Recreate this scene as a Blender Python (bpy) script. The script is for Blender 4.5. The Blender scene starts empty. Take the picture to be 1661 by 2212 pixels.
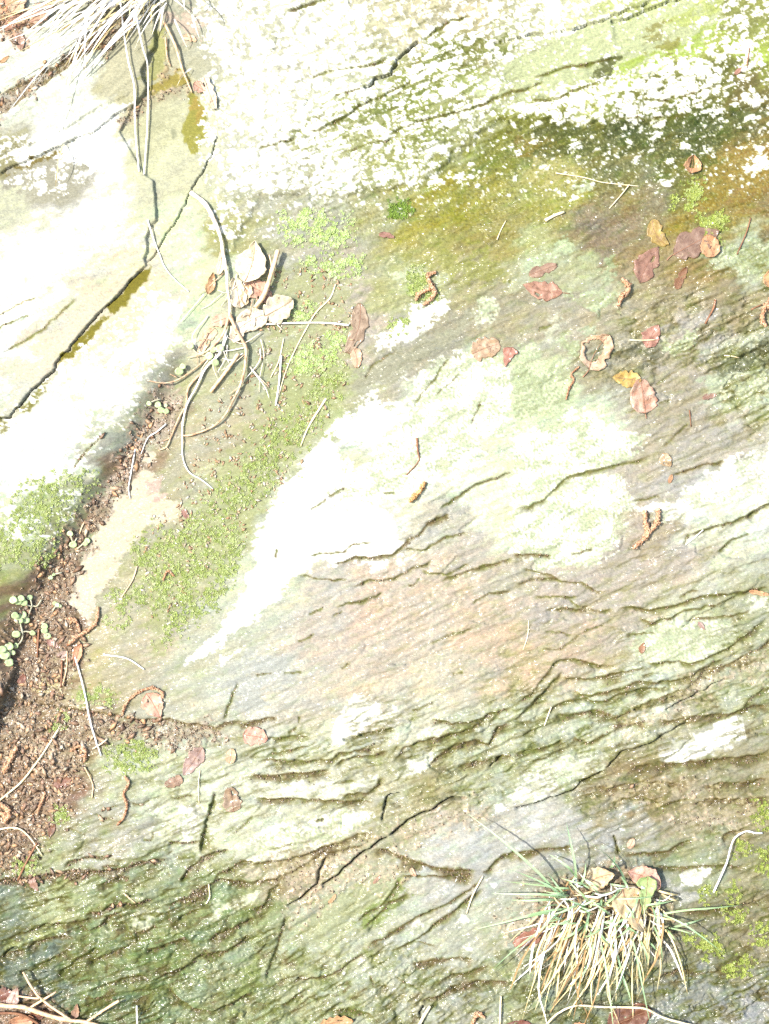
import bpy, math, random
import numpy as np
from mathutils import Matrix, Vector

# ------------------------------------------------------------------ units
# The rock face is drawn in a face-on survey grid of 1661 x 2212 units (x right, y down,
# height h towards the viewer); one unit is K metres.  The face leans back by SLOPE.
FW, FH = 1661.0, 2212.0
K = 1.5 / FH
SLOPE = math.radians(62.0)
TILT = Matrix.Translation((0, 0, 1.15)) @ Matrix.Rotation(SLOPE, 4, 'X')

scene = bpy.context.scene

# ------------------------------------------------------------------ camera
CAM_D = 2.3
cam_data = bpy.data.cameras.new('camera')
cam = bpy.data.objects.new('camera', cam_data)
scene.collection.objects.link(cam)
cam_data.sensor_fit = 'VERTICAL'
cam_data.sensor_height = 24.0
cam_data.lens = 24.0 * CAM_D / 1.5
cam_data.clip_start = 0.02
cam_data.clip_end = 200.0
cam.matrix_world = TILT @ Matrix.Translation((0, 0, CAM_D))
scene.camera = cam

# ------------------------------------------------------------------ sky, sun, exposure
SUN_LOCAL = Vector((-0.57, 0.14, 0.81)).normalized()       # towards the sun, in the frame of the face
SUN_DIR = (TILT.to_3x3() @ SUN_LOCAL).normalized()
world = bpy.data.worlds.new('World')
scene.world = world
world.use_nodes = True
wn = world.node_tree
bg = wn.nodes['Background']
sky = wn.nodes.new('ShaderNodeTexSky')
sky.sky_type = 'NISHITA'
sky.sun_disc = False
sky.sun_elevation = math.asin(SUN_DIR.z)
sky.sun_rotation = math.atan2(SUN_DIR.x, SUN_DIR.y)
wn.links.new(sky.outputs['Color'], bg.inputs['Color'])
bg.inputs['Strength'].default_value = 0.15
sun_data = bpy.data.lights.new('sun', 'SUN')
sun_data.energy = 3.3
sun_data.angle = math.radians(0.53)
sun_data.color = (1.0, 0.955, 0.88)
sun = bpy.data.objects.new('sun', sun_data)
sun.rotation_euler = SUN_DIR.to_track_quat('Z', 'Y').to_euler()
scene.collection.objects.link(sun)
scene.view_settings.view_transform = 'Standard'
scene.view_settings.look = 'None'
scene.view_settings.gamma = 1.0
scene.view_settings.use_curve_mapping = False
scene.view_settings.exposure = 1.74
GAIN = 3.25
scene.cycles.use_denoising = False        # keep the grain of the stone
scene.cycles.max_bounces = 5
scene.cycles.diffuse_bounces = 2
scene.cycles.glossy_bounces = 2
scene.cycles.caustics_reflective = False
scene.cycles.caustics_refractive = False

# ------------------------------------------------------------------ small helpers
random.seed(11)
RNG = np.random.default_rng(11)


def T(k, pts):
    """survey squares: k = 0..11, three across and four down, 1661 marks to a side"""
    ox, oy = (k % 3) * 1025 * 0.54, (k // 3) * 1024 * 0.54
    return [(ox + p[0] * 0.33356, oy + p[1] * 0.33356) + tuple(p[2:]) for p in pts]


TS = 0.33356


def alb(r, g, b):
    out = []
    for c in (r, g, b):
        c /= 255.0
        out.append(((c + 0.055) / 1.055) ** 2.4 if c > 0.04 else c / 12.92)
    m = sum(out) / 3
    t = min(1, max(0, (m - 0.78) / 0.2))
    f = (1 + 0.55 * t) / GAIN
    return tuple(c * f for c in out)


def rock_to_local(x, y, h):
    return ((x - FW / 2) * K, (FH / 2 - y) * K, h * K)


_perm = np.random.default_rng(5).permutation(4096).astype(np.int32)
_ga = np.random.default_rng(6).random(4096).astype(np.float32) * 2 * np.pi
_gx, _gy = np.cos(_ga), np.sin(_ga)


def perlin(x, y, seed=0):
    x = np.asarray(x, np.float32)
    y = np.asarray(y, np.float32)
    xi = np.floor(x).astype(np.int32)
    yi = np.floor(y).astype(np.int32)
    fx = x - xi
    fy = y - yi
    u = fx * fx * fx * (fx * (fx * 6 - 15) + 10)
    v = fy * fy * fy * (fy * (fy * 6 - 15) + 10)

    def g(ix, iy, dx, dy):
        h = _perm[(_perm[(ix + seed * 131) & 4095] + iy) & 4095]
        return _gx[h] * dx + _gy[h] * dy
    a = g(xi, yi, fx, fy)
    b = g(xi + 1, yi, fx - 1, fy)
    c = g(xi, yi + 1, fx, fy - 1)
    d = g(xi + 1, yi + 1, fx - 1, fy - 1)
    ab = a + u * (b - a)
    cd = c + u * (d - c)
    return (ab + v * (cd - ab)) * 1.5


def fbm(x, y, oct=3, seed=0, gain=0.5, lac=2.03):
    s, a = 0, 1.0
    for i in range(oct):
        s = s + a * perlin(x, y, seed + i * 7)
        x = x * lac
        y = y * lac
        a *= gain
    return s


def sstep(a, b, x):
    t = np.clip((x - a) / (b - a), 0, 1)
    return t * t * (3 - 2 * t)


# ------------------------------------------------------------------ the survey grid of the rock
STEP = 2.45


def axis(n, m=70):
    core = np.arange(-m, n + m + 0.01, STEP)
    out, p, s = [], core[-1], STEP
    while p < n + 1500:
        s = min(s * 1.16, 40)
        p += s
        out.append(p)
    hi = np.array(out)
    lo = core[0] - (hi - core[-1])[::-1]
    return np.concatenate([lo, core, hi]).astype(np.float32)


GXA, GYA = axis(FW), axis(FH)
NX, NY = len(GXA), len(GYA)
X, Y = np.meshgrid(GXA, GYA)
ROT = {}


def rotc(deg):
    """coordinates along and across lines that rise to the right by deg"""
    if deg not in ROT:
        a = math.radians(deg)
        ROT[deg] = (X * math.cos(a) - Y * math.sin(a), X * math.sin(a) + Y * math.cos(a))
    return ROT[deg]


WX1 = fbm(X / 26, Y / 26, 3, 40) * 7
WY1 = fbm(X / 26, Y / 26, 3, 60) * 7
_a, _c = rotc(24)
_n1 = fbm(_a / 150, _c / 60, 5, 80, .62)
_n2 = fbm(_a / 150, _c / 60, 5, 90, .62)
_k, _s = math.cos(math.radians(24)), math.sin(math.radians(24))
WX2 = 52 * _n1 * _k + 26 * _n2 * _s + WX1
WY2 = -52 * _n1 * _s + 26 * _n2 * _k + WY1


def window(pts, r):
    xs = [p[0] for p in pts]
    ys = [p[1] for p in pts]
    x0, x1 = np.searchsorted(GXA, [min(xs) - r, max(xs) + r])
    y0, y1 = np.searchsorted(GYA, [min(ys) - r, max(ys) + r])
    return slice(y0, y1), slice(x0, x1)


def line_field(pts, r, wx=None, wy=None, closed=False):
    """window, distance to the line, side (+1 on the right hand of the way it runs on the page = below for left to right), place along it 0..1"""
    sl = window(pts, r)
    x = X[sl]
    y = Y[sl]
    if wx is not None:
        x = x + wx[sl]
        y = y + wy[sl]
    if x.size == 0:
        return sl, None, None, None
    best = np.full(x.shape, 1e9, np.float32)
    side = np.ones(x.shape, np.float32)
    along = np.zeros(x.shape, np.float32)
    P = list(pts) + ([pts[0]] if closed else [])
    L = [0.0]
    for a, b in zip(P[:-1], P[1:]):
        L.append(L[-1] + math.hypot(b[0] - a[0], b[1] - a[1]))
    tot = max(L[-1], 1e-6)
    for i, (a, b) in enumerate(zip(P[:-1], P[1:])):
        dx, dy = b[0] - a[0], b[1] - a[1]
        q = dx * dx + dy * dy + 1e-9
        t = np.clip(((x - a[0]) * dx + (y - a[1]) * dy) / q, 0, 1)
        ex = x - a[0] - t * dx
        ey = y - a[1] - t * dy
        d = np.sqrt(ex * ex + ey * ey)
        m = d < best
        best = np.where(m, d, best)
        cr = dx * (y - a[1]) - dy * (x - a[0])
        side = np.where(m, np.sign(cr), side)
        along = np.where(m, (L[i] + t * (L[i + 1] - L[i])) / tot, along)
    return sl, best, side, along


def inside(pts, x, y):
    c = np.zeros(x.shape, bool)
    n = len(pts)
    for i in range(n):
        x1, y1 = pts[i][:2]
        x2, y2 = pts[(i + 1) % n][:2]
        if y1 == y2:
            continue
        c ^= ((y1 > y) != (y2 > y)) & (x < (x2 - x1) * (y - y1) / (y2 - y1) + x1)
    return c


def poly_field(pts, r, wx=None, wy=None):
    """window and signed distance, positive inside"""
    sl, d, _, _ = line_field(pts, r, wx, wy, True)
    x = X[sl]
    y = Y[sl]
    if wx is not None:
        x = x + wx[sl]
        y = y + wy[sl]
    return sl, np.where(inside(pts, x, y), d, -d)


def spread(points, s=22.0, p=3.0, wx=None, wy=None):
    """surface values spread smoothly from survey points (x, y, values...)"""
    x = (X + (wx if wx is not None else 0)).astype(np.float32)
    y = (Y + (wy if wy is not None else 0)).astype(np.float32)
    n = len(points[0]) - 2
    acc = [np.zeros(X.shape, np.float32) for _ in range(n)]
    W = np.zeros(X.shape, np.float32)
    for q in points:
        r2 = ((x - np.float32(q[0])) ** 2 + (y - np.float32(q[1])) ** 2 + np.float32(s * s)) * np.float32(1e-4)
        w = 1 / (r2 * r2 * r2) if p == 3 else 1 / (r2 * r2)
        W += w
        for i in range(n):
            acc[i] += w * q[2 + i]
    return [a / W for a in acc]

# ------------------------------------------------------------------ rock: mineral and growth colours, with gully-flank shade, at survey points
CP = [
 (60,130,236,240,226),(150,150,238,243,228),(60,230,232,238,220),(190,190,235,240,225),(270,150,200,195,150),(285,200,195,190,140),
 (100,330,248,250,242),(40,372,150,145,100),(130,380,170,165,140),(30,420,214,216,178),(200,330,252,252,248),(150,500,253,253,248),
 (60,600,253,253,248),(250,520,250,246,232),(270,560,234,226,200),(200,640,232,224,197),(120,740,236,226,202),(40,720,250,250,245),(30,830,226,226,208),
 (370,330,222,224,180),(390,400,214,214,170),(350,300,205,205,150),(400,480,228,234,195),(450,560,232,240,205),(430,640,225,235,195),(400,540,232,240,205),
 (330,640,236,226,192),(280,720,238,228,196),(350,700,248,248,236),(240,850,249,249,238),(200,900,245,243,225),(120,960,250,252,248),(60,1010,243,246,236),
 (270,930,220,226,190),(200,1010,240,245,225),(120,1100,175,200,110),(60,1150,205,218,160),(160,1080,195,208,145),(30,1200,185,195,130),(10,1260,150,160,90),
 (310,890,170,180,145),(290,940,160,170,135),(230,1050,150,160,120),(190,1120,140,146,110),(140,1170,145,148,112),  # grey-green gully flank, shade of its turned-away side included in the tone
 (330,905,155,130,105),(268,1010,145,120,98),(230,1090,138,112,86),(130,1240,128,100,74),(60,1310,120,92,66),(90,1400,118,84,58),(40,1480,124,98,76),(100,1500,145,115,74),
 (60,1600,132,98,68),(150,1590,155,130,95),(100,1700,140,98,68),(30,1680,150,92,60),(50,1800,124,92,66),
 (450,860,192,190,142),(480,930,196,184,140),(420,980,192,180,140),(560,800,188,196,140),(680,830,182,198,124),(640,700,192,194,154),(600,620,196,194,158),
 (700,620,204,192,166),(760,720,216,196,166),(380,1220,190,192,136),(330,1150,196,190,142),(450,1190,188,196,134),(300,1330,198,190,144),(250,1400,198,182,134),
 (200,1450,192,176,132),(350,1400,206,194,156),(420,1450,200,204,166),(500,1350,202,206,172),(550,1250,215,222,186),(600,1150,220,226,194),(520,1100,192,202,140),
 (450,1530,206,204,170),(500,1480,210,210,190),(560,1500,215,212,195),(480,1020,192,200,140),
 (700,1300,216,206,186),(800,1330,222,196,166),(900,1280,220,200,170),(1000,1300,222,200,166),(700,1400,214,198,176),(850,1400,217,200,171),(600,1420,207,208,190),
 (650,1480,212,206,186),(750,1480,220,206,171),(950,1450,217,206,171),(1050,1350,224,196,156),(1100,1250,207,196,166),(1000,1200,207,192,166),(1200,1300,203,186,166),
 (1300,1200,198,182,162),(1400,1150,193,172,152),(1250,1400,212,186,152),(1150,1450,226,196,152),(1330,1350,207,190,161),(820,1520,222,212,186),(900,1560,220,222,196),
 (1050,820,212,225,172),(1180,830,207,222,162),(950,870,236,243,216),(1000,970,226,232,202),(1150,980,226,238,196),(1280,950,228,240,206),(1050,1080,236,242,212),
 (1250,1100,226,235,192),(1150,1150,234,240,210),(900,1000,240,245,225),(880,1100,228,230,212),(960,1140,205,200,176),
 (1350,720,182,172,142),(1500,720,192,180,160),(1450,800,187,172,147),(1500,880,182,167,142),(1400,980,192,177,152),(1550,950,192,182,162),(1450,1060,197,190,180),
 (1600,800,200,214,176),(1600,860,208,220,178),(1250,690,187,172,142),(1300,780,167,160,130),(1600,1050,240,245,230),(1500,1090,234,240,218),
 (1450,60,206,214,152),(1250,90,220,222,186),(1150,160,216,220,182),(1350,130,196,210,114),(1500,50,188,205,104),(1620,60,150,155,90),(1620,120,172,195,84),
 (1250,180,196,204,130),(1100,200,180,188,128),(1400,190,128,130,66),(1550,200,118,120,58),(1620,200,124,116,66),
 (1100,310,134,138,52),(1200,300,108,112,36),(1350,290,82,92,36),(1500,295,86,98,36),(1600,380,160,128,52),(1550,420,152,136,54),(1630,450,150,130,76),
 (1480,360,112,114,44),(1350,350,134,132,78),(1400,450,152,140,102),(1200,390,176,174,94),(1150,430,164,164,88),(1000,450,158,154,58),(800,470,180,180,130),
 (700,480,190,190,160),(600,450,190,190,150),(900,520,170,164,78),(1050,520,165,155,88),(1000,600,165,160,110),(900,610,182,190,122),(1150,580,186,195,140),
 (1250,600,190,200,146),(1300,520,152,136,112),(1430,560,166,146,102),(1500,600,161,140,90),(1600,560,196,205,172),(1550,640,166,150,110),(1400,640,176,160,120),
 (1200,680,182,172,142),(1080,660,166,156,120),(960,720,166,160,132),(850,760,180,172,146),
 (560,60,214,216,172),(640,140,226,226,196),(600,250,222,224,190),(560,360,212,214,178),(700,300,176,184,116),(700,400,200,202,166),(900,250,146,156,86),(800,180,206,210,170),
 (900,60,226,222,192),(1000,60,214,206,170),(1000,200,160,172,104),(840,340,172,178,118),(1000,260,190,196,150),(950,130,160,168,104),(1020,110,170,166,120),
 (470,60,196,196,160),(520,500,176,176,110),
 (60,1950,136,150,122),(120,1950,176,190,130),(200,1750,182,182,156),(250,1800,186,186,166),(100,1850,170,176,130),(280,1700,202,210,166),(380,1700,222,230,190),
 (370,1790,228,234,204),(330,1880,152,165,126),(250,1950,150,164,112),(400,1980,146,162,108),(100,2060,116,130,106),(60,2090,104,118,98),(200,2080,128,148,90),
 (350,2080,126,148,80),(480,2000,138,158,100),(300,2150,118,138,88),(450,2150,148,164,118),(500,2060,158,174,128),(520,2170,156,168,118),(700,2000,194,204,164),
 (800,1950,200,208,170),(900,2000,205,210,185),(650,2080,184,198,148),(800,2100,188,198,158),(900,2150,188,194,164),(1000,1900,205,205,195),(950,1830,214,213,206),
 (1050,2000,200,205,176),(1100,2100,168,178,138),(1000,2150,178,184,164),(1300,2150,138,148,118),(1500,2150,148,154,148),(1600,2180,168,170,170),(1550,2080,134,134,100),
 (1500,2000,150,145,120),(1600,2000,158,148,114),(1600,1900,164,158,120),(1500,1870,168,178,140),(1450,1900,158,165,140),(1250,1800,204,204,200),(1350,1780,180,180,170),
 (1500,1760,174,160,130),(1600,1720,160,150,110),(1400,1720,150,130,86),(1300,1730,164,154,120),(1150,1800,210,210,204),(1200,1880,170,170,150),
 (500,1620,210,214,180),(600,1680,234,238,214),(700,1640,224,228,194),(650,1760,220,224,190),(600,1800,224,230,200),(640,1870,190,172,134),(760,1780,196,190,150),
 (1000,1640,195,204,160),(1100,1600,200,210,170),(1200,1560,194,204,165),(1300,1520,208,218,182),(1400,1480,213,220,188),(1450,1400,218,226,184),(1600,1500,184,194,150),
 (1200,1650,200,214,166),(950,1690,172,162,112),(800,1680,196,196,152),(1500,1560,180,176,140),(1600,1640,168,162,130),(1620,1380,176,182,140),(850,1780,190,186,140),
]
col = list(spread([(q[0], q[1], q[2] / 255.0, q[3] / 255.0, q[4] / 255.0) for q in CP], 24, 3, WX2, WY2))
COL = np.stack(col, -1)                       # in display values until the end
# drifting mineral tints and mottling
al, ac = rotc(22)
m1 = fbm(al / 90, ac / 34, 4, 3)
m2 = fbm(X / 17, Y / 17, 3, 13)
m3 = fbm(al / 46, ac / 9, 3, 23)
COL *= (1 + 0.05 * m1 + 0.05 * m2 + 0.05 * m3)[..., None]
warm = fbm(al / 80, ac / 36, 4, 33, .65)
low = sstep(430, 600, Y + .2 * X)
COL[..., 0] += (0.03 * warm) * low
COL[..., 1] += (0.004 * warm) * low
COL[..., 2] -= (0.04 * warm) * low
grn = np.clip(fbm(al / 40, ac / 16, 4, 43, .65), 0, 1) * low
COL[..., 0] -= 0.05 * grn
COL[..., 2] -= 0.08 * grn

LICH = np.zeros(X.shape, np.float32)
SOIL = np.zeros(X.shape, np.float32)
ALGA = np.zeros(X.shape, np.float32)
H = np.zeros(X.shape, np.float32)
fineN = fbm(X / 9, Y / 9, 2, 140)
midN = fbm(X / 24, Y / 24, 3, 150)
tapN = perlin(al / 60, ac / 40, 170) + .4 * midN
ragN = fbm(al / 44, ac / 17, 4, 160, .7) + .35 * fineN


def patch(pts, rgb, rag=9, soft=5, mott=0.0, amt=1.0, lift=0.0):
    sl, sd = poly_field(pts, 40, WX1, WY1)
    if sd.size == 0:
        return
    v = sd + rag * 2.1 * ragN[sl]
    m = sstep(-soft * .8, soft * .8, v) * amt
    if mott:
        m = m * (1 - mott * sstep(-.25, 0.5, -.6 * ragN[sl] + 0.9 * fineN[sl] + 0.1))
    c = np.array(rgb, np.float32) / 255.0
    COL[sl] = COL[sl] * (1 - m[..., None]) + c * m[..., None]
    if lift:
        H[sl] += lift * m


granN = fbm(X / 5.4, Y / 5.4, 2, 180)
bigN = fbm(al / 60, ac / 34, 3, 190, .6)


def crust(pts, pale, green, rag=9, soft=3, bias=0.0):
    """grainy crust: pale thalli over green ones, ragged rim"""
    sl, sd = poly_field(pts, 45, WX1, WY1)
    if sd.size == 0:
        return
    m = sstep(-soft, soft, sd + rag * 1.7 * ragN[sl] + 4 * granN[sl])
    m = m * (1 - .55 * sstep(.25, .8, -bigN[sl] + .5 * granN[sl] - .1))
    f = sstep(-.45, .45, granN[sl] + .9 * bigN[sl] + bias)[..., None]
    c = np.array(pale, np.float32) / 255 * f + np.array(green, np.float32) / 255 * (1 - f)
    COL[sl] = COL[sl] * (1 - m[..., None]) + c * m[..., None]
    H[sl] += .5 * m * granN[sl]


WHT = (253, 254, 248)
# pale crusts and bleached rock
patch([(697,945),(727,960),(735,990),(770,1000),(775,1040),(820,1060),(830,1110),(860,1150),(880,1200),(820,1225),(760,1215),(690,1215),(640,1245),(600,1290),(560,1330),(500,1370),(470,1390),(430,1425),(405,1432),(405,1420),(450,1390),(490,1340),(510,1310),(550,1230),(545,1190),(550,1150),(580,1110),(590,1060),(640,1000)], WHT, 6, 4)
patch(T(7, [(480,950-40),(560,880)]) + T(6, [(1540,870),(1440,930),(1440,965),(1500,940),(1560,900)])[:0] + T(7, [(500,900)]), WHT) if False else None
patch(T(6, [(1430,930),(1540,870),(1560,900),(1480,945),(1440,970)]), WHT, 4, 3)
patch(T(4, [(960,380),(1050,300),(1130,310),(1220,300),(1210,370),(1130,430),(1000,560),(900,590),(800,610),(780,560),(850,470)]), (248,252,240), 9, 4)
crust(T(4, [(1060,700),(1280,640),(1661,720),(1661,1100),(1450,1200),(1420,1400),(1200,1450),(1000,1500),(860,1560),(760,1600),(500,1600),(560,1400),(830,1300),(820,1240),(860,1130),(1000,960)]), (248, 251, 236), (206, 220, 168), 14, 3, 0.15)
patch(T(4, [(450,1150),(560,1050),(700,950),(820,950),(860,990),(990,960),(950,1080),(850,1130),(830,1240),(760,1260),(620,1210),(530,1170)]), WHT, 9, 4)
patch(T(4, [(740,830),(840,810),(830,860),(770,890),(680,930)]), (246,250,236), 9, 4)
patch(T(4, [(890,770),(960,760),(970,800),(900,810)]), (244,248,230), 6, 3)
crust(T(5, [(0,650),(120,560),(160,600),(100,690),(330,690),(410,760),(420,870),(330,980),(120,1080),(0,1110)]), (228, 238, 196), (190, 210, 138), 8, 3, -0.1)
crust(T(5, [(0,1180),(210,1090),(310,1030),(520,1010),(640,1100),(870,1160),(830,1240),(780,1300),(640,1360),(400,1430),(250,1540),(0,1640)]), (248, 251, 236), (204, 220, 160), 9, 3, 0.2)
crust(T(5, [(0,1658),(200,1620),(300,1500),(500,1420),(680,1400),(770,1530),(780,1600),(700,1700)]) + T(8, [(740,100),(680,200),(560,330),(340,380),(150,370),(100,310),(0,260)]), (248, 251, 236), (202, 218, 156), 9, 3, 0.2)
crust(T(5, [(1230,1430),(1400,1320),(1550,1260),(1661,1190),(1720,1190),(1720,1560),(1500,1560),(1300,1600),(1200,1690),(1000,1730),(800,1640),(960,1580),(1180,1500)]), (252, 253, 246), (214, 228, 180), 8, 3, 0.45)
crust(T(5, [(340,240),(420,270),(600,240),(660,260),(660,330),(540,360),(400,340)]), (214, 230, 178), (176, 200, 126), 7, 3, -0.1)
patch(T(5, [(560,90),(640,20),(640,150),(590,160)]), (186,208,146), 8, 5, .3)
crust(T(5, [(300,560),(350,500),(420,560),(430,650),(330,640)]), (214, 230, 178), (176, 200, 126), 7, 3, -0.1)
patch(T(5, [(440,470),(520,460),(540,520),(460,520)]), (190,212,156), 8, 5, .3)
crust(T(5, [(940,560),(1000,560),(1120,510),(1220,540),(1150,620),(1050,650),(950,620)]), (224, 236, 190), (184, 206, 130), 7, 3, -0.1)
crust(T(5, [(1340,870),(1400,800),(1560,760),(1720,770),(1720,930),(1500,990),(1370,1000)]), (226, 236, 198), (186, 206, 140), 8, 3, -0.1)
patch(T(5, [(1200,790),(1290,760),(1300,820),(1240,830)]), (200,216,166), 8, 4, .3)
patch(T(5, [(210,520),(270,390),(330,370),(320,430),(250,530)]), (222,226,196), 6, 4)
crust(T(5, [(1240,70),(1350,-60),(1720,-100),(1640,90),(1500,160),(1380,100)]), (224, 232, 204), (188, 204, 150), 8, 3, -0.1)
crust(T(4, [(1400,380),(1460,290),(1540,280),(1570,340),(1500,430),(1410,460)]), (236, 243, 212), (196, 214, 150), 7, 3, 0.0)
patch(T(5, [(30,130),(60,50),(150,20),(140,90),(60,150)]), (200,220,166), 7, 4, .2)
patch(T(2, [(190,1640),(250,1600),(330,1560),(370,1640),(250,1700)]), (212,226,182), 8, 5, .2)
patch(T(2, [(380,1230),(460,1190),(490,1220),(420,1260)]), (214,222,186), 6, 4)
patch(T(4, [(1160,120),(1240,110),(1260,170),(1170,190)]), (196,212,150), 6, 4)
patch(T(4, [(910,130),(1000,80),(1100,60),(1110,110),(980,130),(920,160)]), (220,232,180), 9, 5, .3)
patch(T(7, [(640,1180),(710,1210),(820,1230),(810,1330),(720,1390),(610,1450),(560,1500),(470,1490),(490,1420),(520,1340),(560,1240)]), (252,252,244), 3, 5)
patch(T(7, [(820,1290),(880,1230),(900,1240),(850,1320),(780,1390),(720,1400)]), (246,248,232), 7, 4)
patch(T(7, [(720,330),(850,300),(980,300),(970,340),(850,360),(760,360)]), (246,249,238), 9, 5, .2)
patch(T(7, [(1040,1440),(1120,1370),(1220,1370),(1330,1390),(1240,1440),(1100,1470),(1020,1500)]), (240,246,220), 7, 4)
patch(T(7, [(960,1600),(1050,1550),(1130,1560),(1130,1610),(1060,1700),(900,1700)]), (244,248,228), 7, 4)
patch(T(8, [(1290,1380),(1350,1340),(1450,1320),(1500,1370),(1510,1440),(1440,1510),(1300,1560),(1100,1620),(950,1620),(950,1530),(1050,1480),(1200,1440)]), (253,254,248), 1.6, 4)
patch(T(8, [(740,1310),(800,1280),(900,1260),(980,1270),(960,1310),(850,1330)]), (246,250,238), 6, 4)
patch(T(8, [(800,1200),(950,1150),(1030,1150),(1000,1190),(860,1230)]), (228,238,204), 7, 4)
crust(T(8, [(750,850),(860,740),(1000,700),(1150,700),(1400,700),(1440,780),(1350,880),(1230,940),(1000,970),(860,960),(800,960)]), (242, 248, 222), (202, 218, 154), 9, 3, 0.0)
patch(T(8, [(820,1010),(950,985),(1100,990),(1240,990),(1200,1020),(1000,1030),(860,1030)]), (232,240,206), 6, 4)
patch(T(8, [(1230,370),(1290,290),(1400,230),(1480,230),(1440,280),(1320,380)]), (226,236,194), 9, 5, .3)
patch(T(8, [(1500,560),(1720,560),(1720,600),(1560,640)]), (238,244,220), 8, 4)
patch(T(11, [(0,140),(130,30),(280,30),(300,90),(200,170),(60,190),(0,185)]), (244,248,232), 8, 4)
patch(T(8, [(130,1620),(250,1590),(400,1580),(560,1590),(640,1560),(600,1640),(450,1700),(150,1700)]), (236,242,214), 8, 4, .2)
patch(T(11, [(1060,690),(1150,640),(1300,640),(1240,700),(1200,760),(1100,740)]), (250,251,244), 5, 3)
patch(T(11, [(950,740),(1100,770),(1190,790),(1180,840),(1080,850),(1000,800)]), (202,204,196), 6, 4)
patch(T(11, [(130,370),(150,330),(185,320),(180,370)]), WHT, 4, 3)
patch(T(11, [(710,390),(722,385),(730,395),(718,402)]), WHT, 1, 1.5)
crust(T(9, [(1070,440),(1080,380),(1180,360),(1160,260),(1230,220),(1300,230),(1290,340),(1250,430),(1200,470),(1110,460)]), (252, 253, 246), (206, 222, 160), 8, 3, 0.35)
patch(T(9, [(1150,120),(1250,100),(1380,90),(1500,60),(1661,90),(1661,170),(1500,120),(1400,130),(1300,210),(1180,180)]), (240,246,220), 9, 5, .2)
patch(T(9, [(860,960),(930,920),(1010,910),(1020,960),(960,1030),(870,1030)]), (234,241,206), 5, 3)
patch(T(9, [(1350,960),(1400,880),(1560,830),(1661,790),(1661,830),(1560,900),(1450,950),(1370,990)]), (232,240,204), 6, 4)
patch(T(9, [(0,1180),(60,1120),(200,1080),(330,1050),(420,1010),(430,1040),(330,1090),(180,1140),(60,1190)]), (186,204,124), 6, 4)
patch(T(9, [(180,900),(250,800),(370,830),(420,880),(400,950),(270,960)]), (196,212,148), 9, 4, .3)
patch(T(9, [(1400,500),(1530,430),(1661,380),(1661,560),(1560,590),(1440,500)]), (232,240,208), 8, 4, .2)
patch(T(9, [(1590,640),(1661,600),(1661,690),(1600,690)]), (236,226,190), 6, 4)
patch(T(10, [(0,70),(300,60),(750,40),(770,90),(550,170),(520,190),(150,190),(0,180)]), (244,247,226), 9, 5, .2)
crust(T(10, [(0,420),(200,330),(380,300),(560,260),(720,250),(760,330),(600,420),(420,490),(200,560),(0,590)]), (250, 252, 236), (208, 224, 160), 8, 3, 0.3)
for k, x, y, r in ((10,1180,265,24),(10,1585,262,34),(10,500,505,18),(10,355,220,20),(10,600,662,16),(10,1540,745,14),(10,1340,985,26),(10,1015,1005,40),(10,1370,1155,26),(10,685,1220,18),(10,560,1315,12),(8,1490,1380,8)):
    p = T(k, [(x + r * math.cos(a) * 1.25, y + r * math.sin(a) * .8) for a in (0, .8, 1.6, 2.4, 3.1, 3.9, 4.7, 5.5)])
    patch(p, (252,252,248), 2.5, 1.8, lift=0.8)
# tan bare patch in the mossy gully
patch(T(6, [(640,100),(600,200),(520,300),(480,400),(460,520),(440,590),(500,650),(560,700),(600,620),(640,520),(760,420),(800,310),(720,320),(820,260),(880,180),(960,90),(1150,60),(1180,-40)]) + T(3, [(1180,1590),(1060,1560),(1020,1460),(1020,1400),(930,1380),(880,1420),(840,1500),(740,1590),(690,1658)]), (240,228,194), 3, 3)
patch(T(3, [(890,1290),(960,1270),(1020,1280),(960,1340),(890,1340)]), (238,224,190), 3, 3)
patch(T(6, [(470,560),(600,560),(620,600),(560,700),(490,640)]), (236,216,192), 8, 5, .2)
patch(T(3, [(950,1470),(1020,1440),(1060,1490),(1030,1550),(950,1540)]), (226,186,160), 8, 4, .2)
# damp stains and algae on the left slabs
OLV = (128, 118, 22)
patch(T(0, [(1240,620),(1300,640),(1340,740),(1345,930),(1300,1000),(1240,1020),(1200,960),(1190,870),(1220,780),(1250,710),(1225,690)]), (156,152,58), .7, 2.0)
patch(T(0, [(1260,640),(1300,660),(1330,740),(1290,800),(1250,720)]), (176,148,60), 5, 6, .2)
patch(T(0, [(1115,870),(1130,860),(1145,870),(1145,900),(1125,915),(1112,900)]), (166,170,132), 1.5, 2)
patch(T(3, [(940,95),(985,88),(930,190),(850,290),(770,370),(725,380),(700,350),(760,290),(850,190)]), OLV, .8, 2.0)
patch(T(3, [(690,385),(715,400),(640,510),(540,620),(440,700),(385,712),(440,640),(540,520)]), OLV, .9, 2.0)
patch(T(3, [(345,800),(270,940),(240,1000),(170,1040),(150,1000),(230,900)]), (136,132,52), 4, 2.5, .2)
patch(T(3, [(-60,1065),(30,1070),(70,1110),(40,1140),(-60,1170)]), (140,134,62), 5, 3, .2)
patch(T(3, [(800,150),(700,290),(660,400),(540,500),(430,620),(380,700),(300,790),(150,860),(140,780),(330,600),(450,460),(600,290)]), (234,225,198), 12, 10)
patch(T(0, [(-80,1140),(0,1150),(130,1090),(330,1010),(410,990),(390,1060),(280,1080),(150,1130),(0,1175),(-80,1210)]), (120,104,40), 5, 3)
patch(T(0, [(0,1180),(120,1120),(290,1080),(420,1060),(570,1080),(560,1160),(450,1240),(330,1250),(160,1230),(30,1250)]), (166,162,140), 10, 5)
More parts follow.
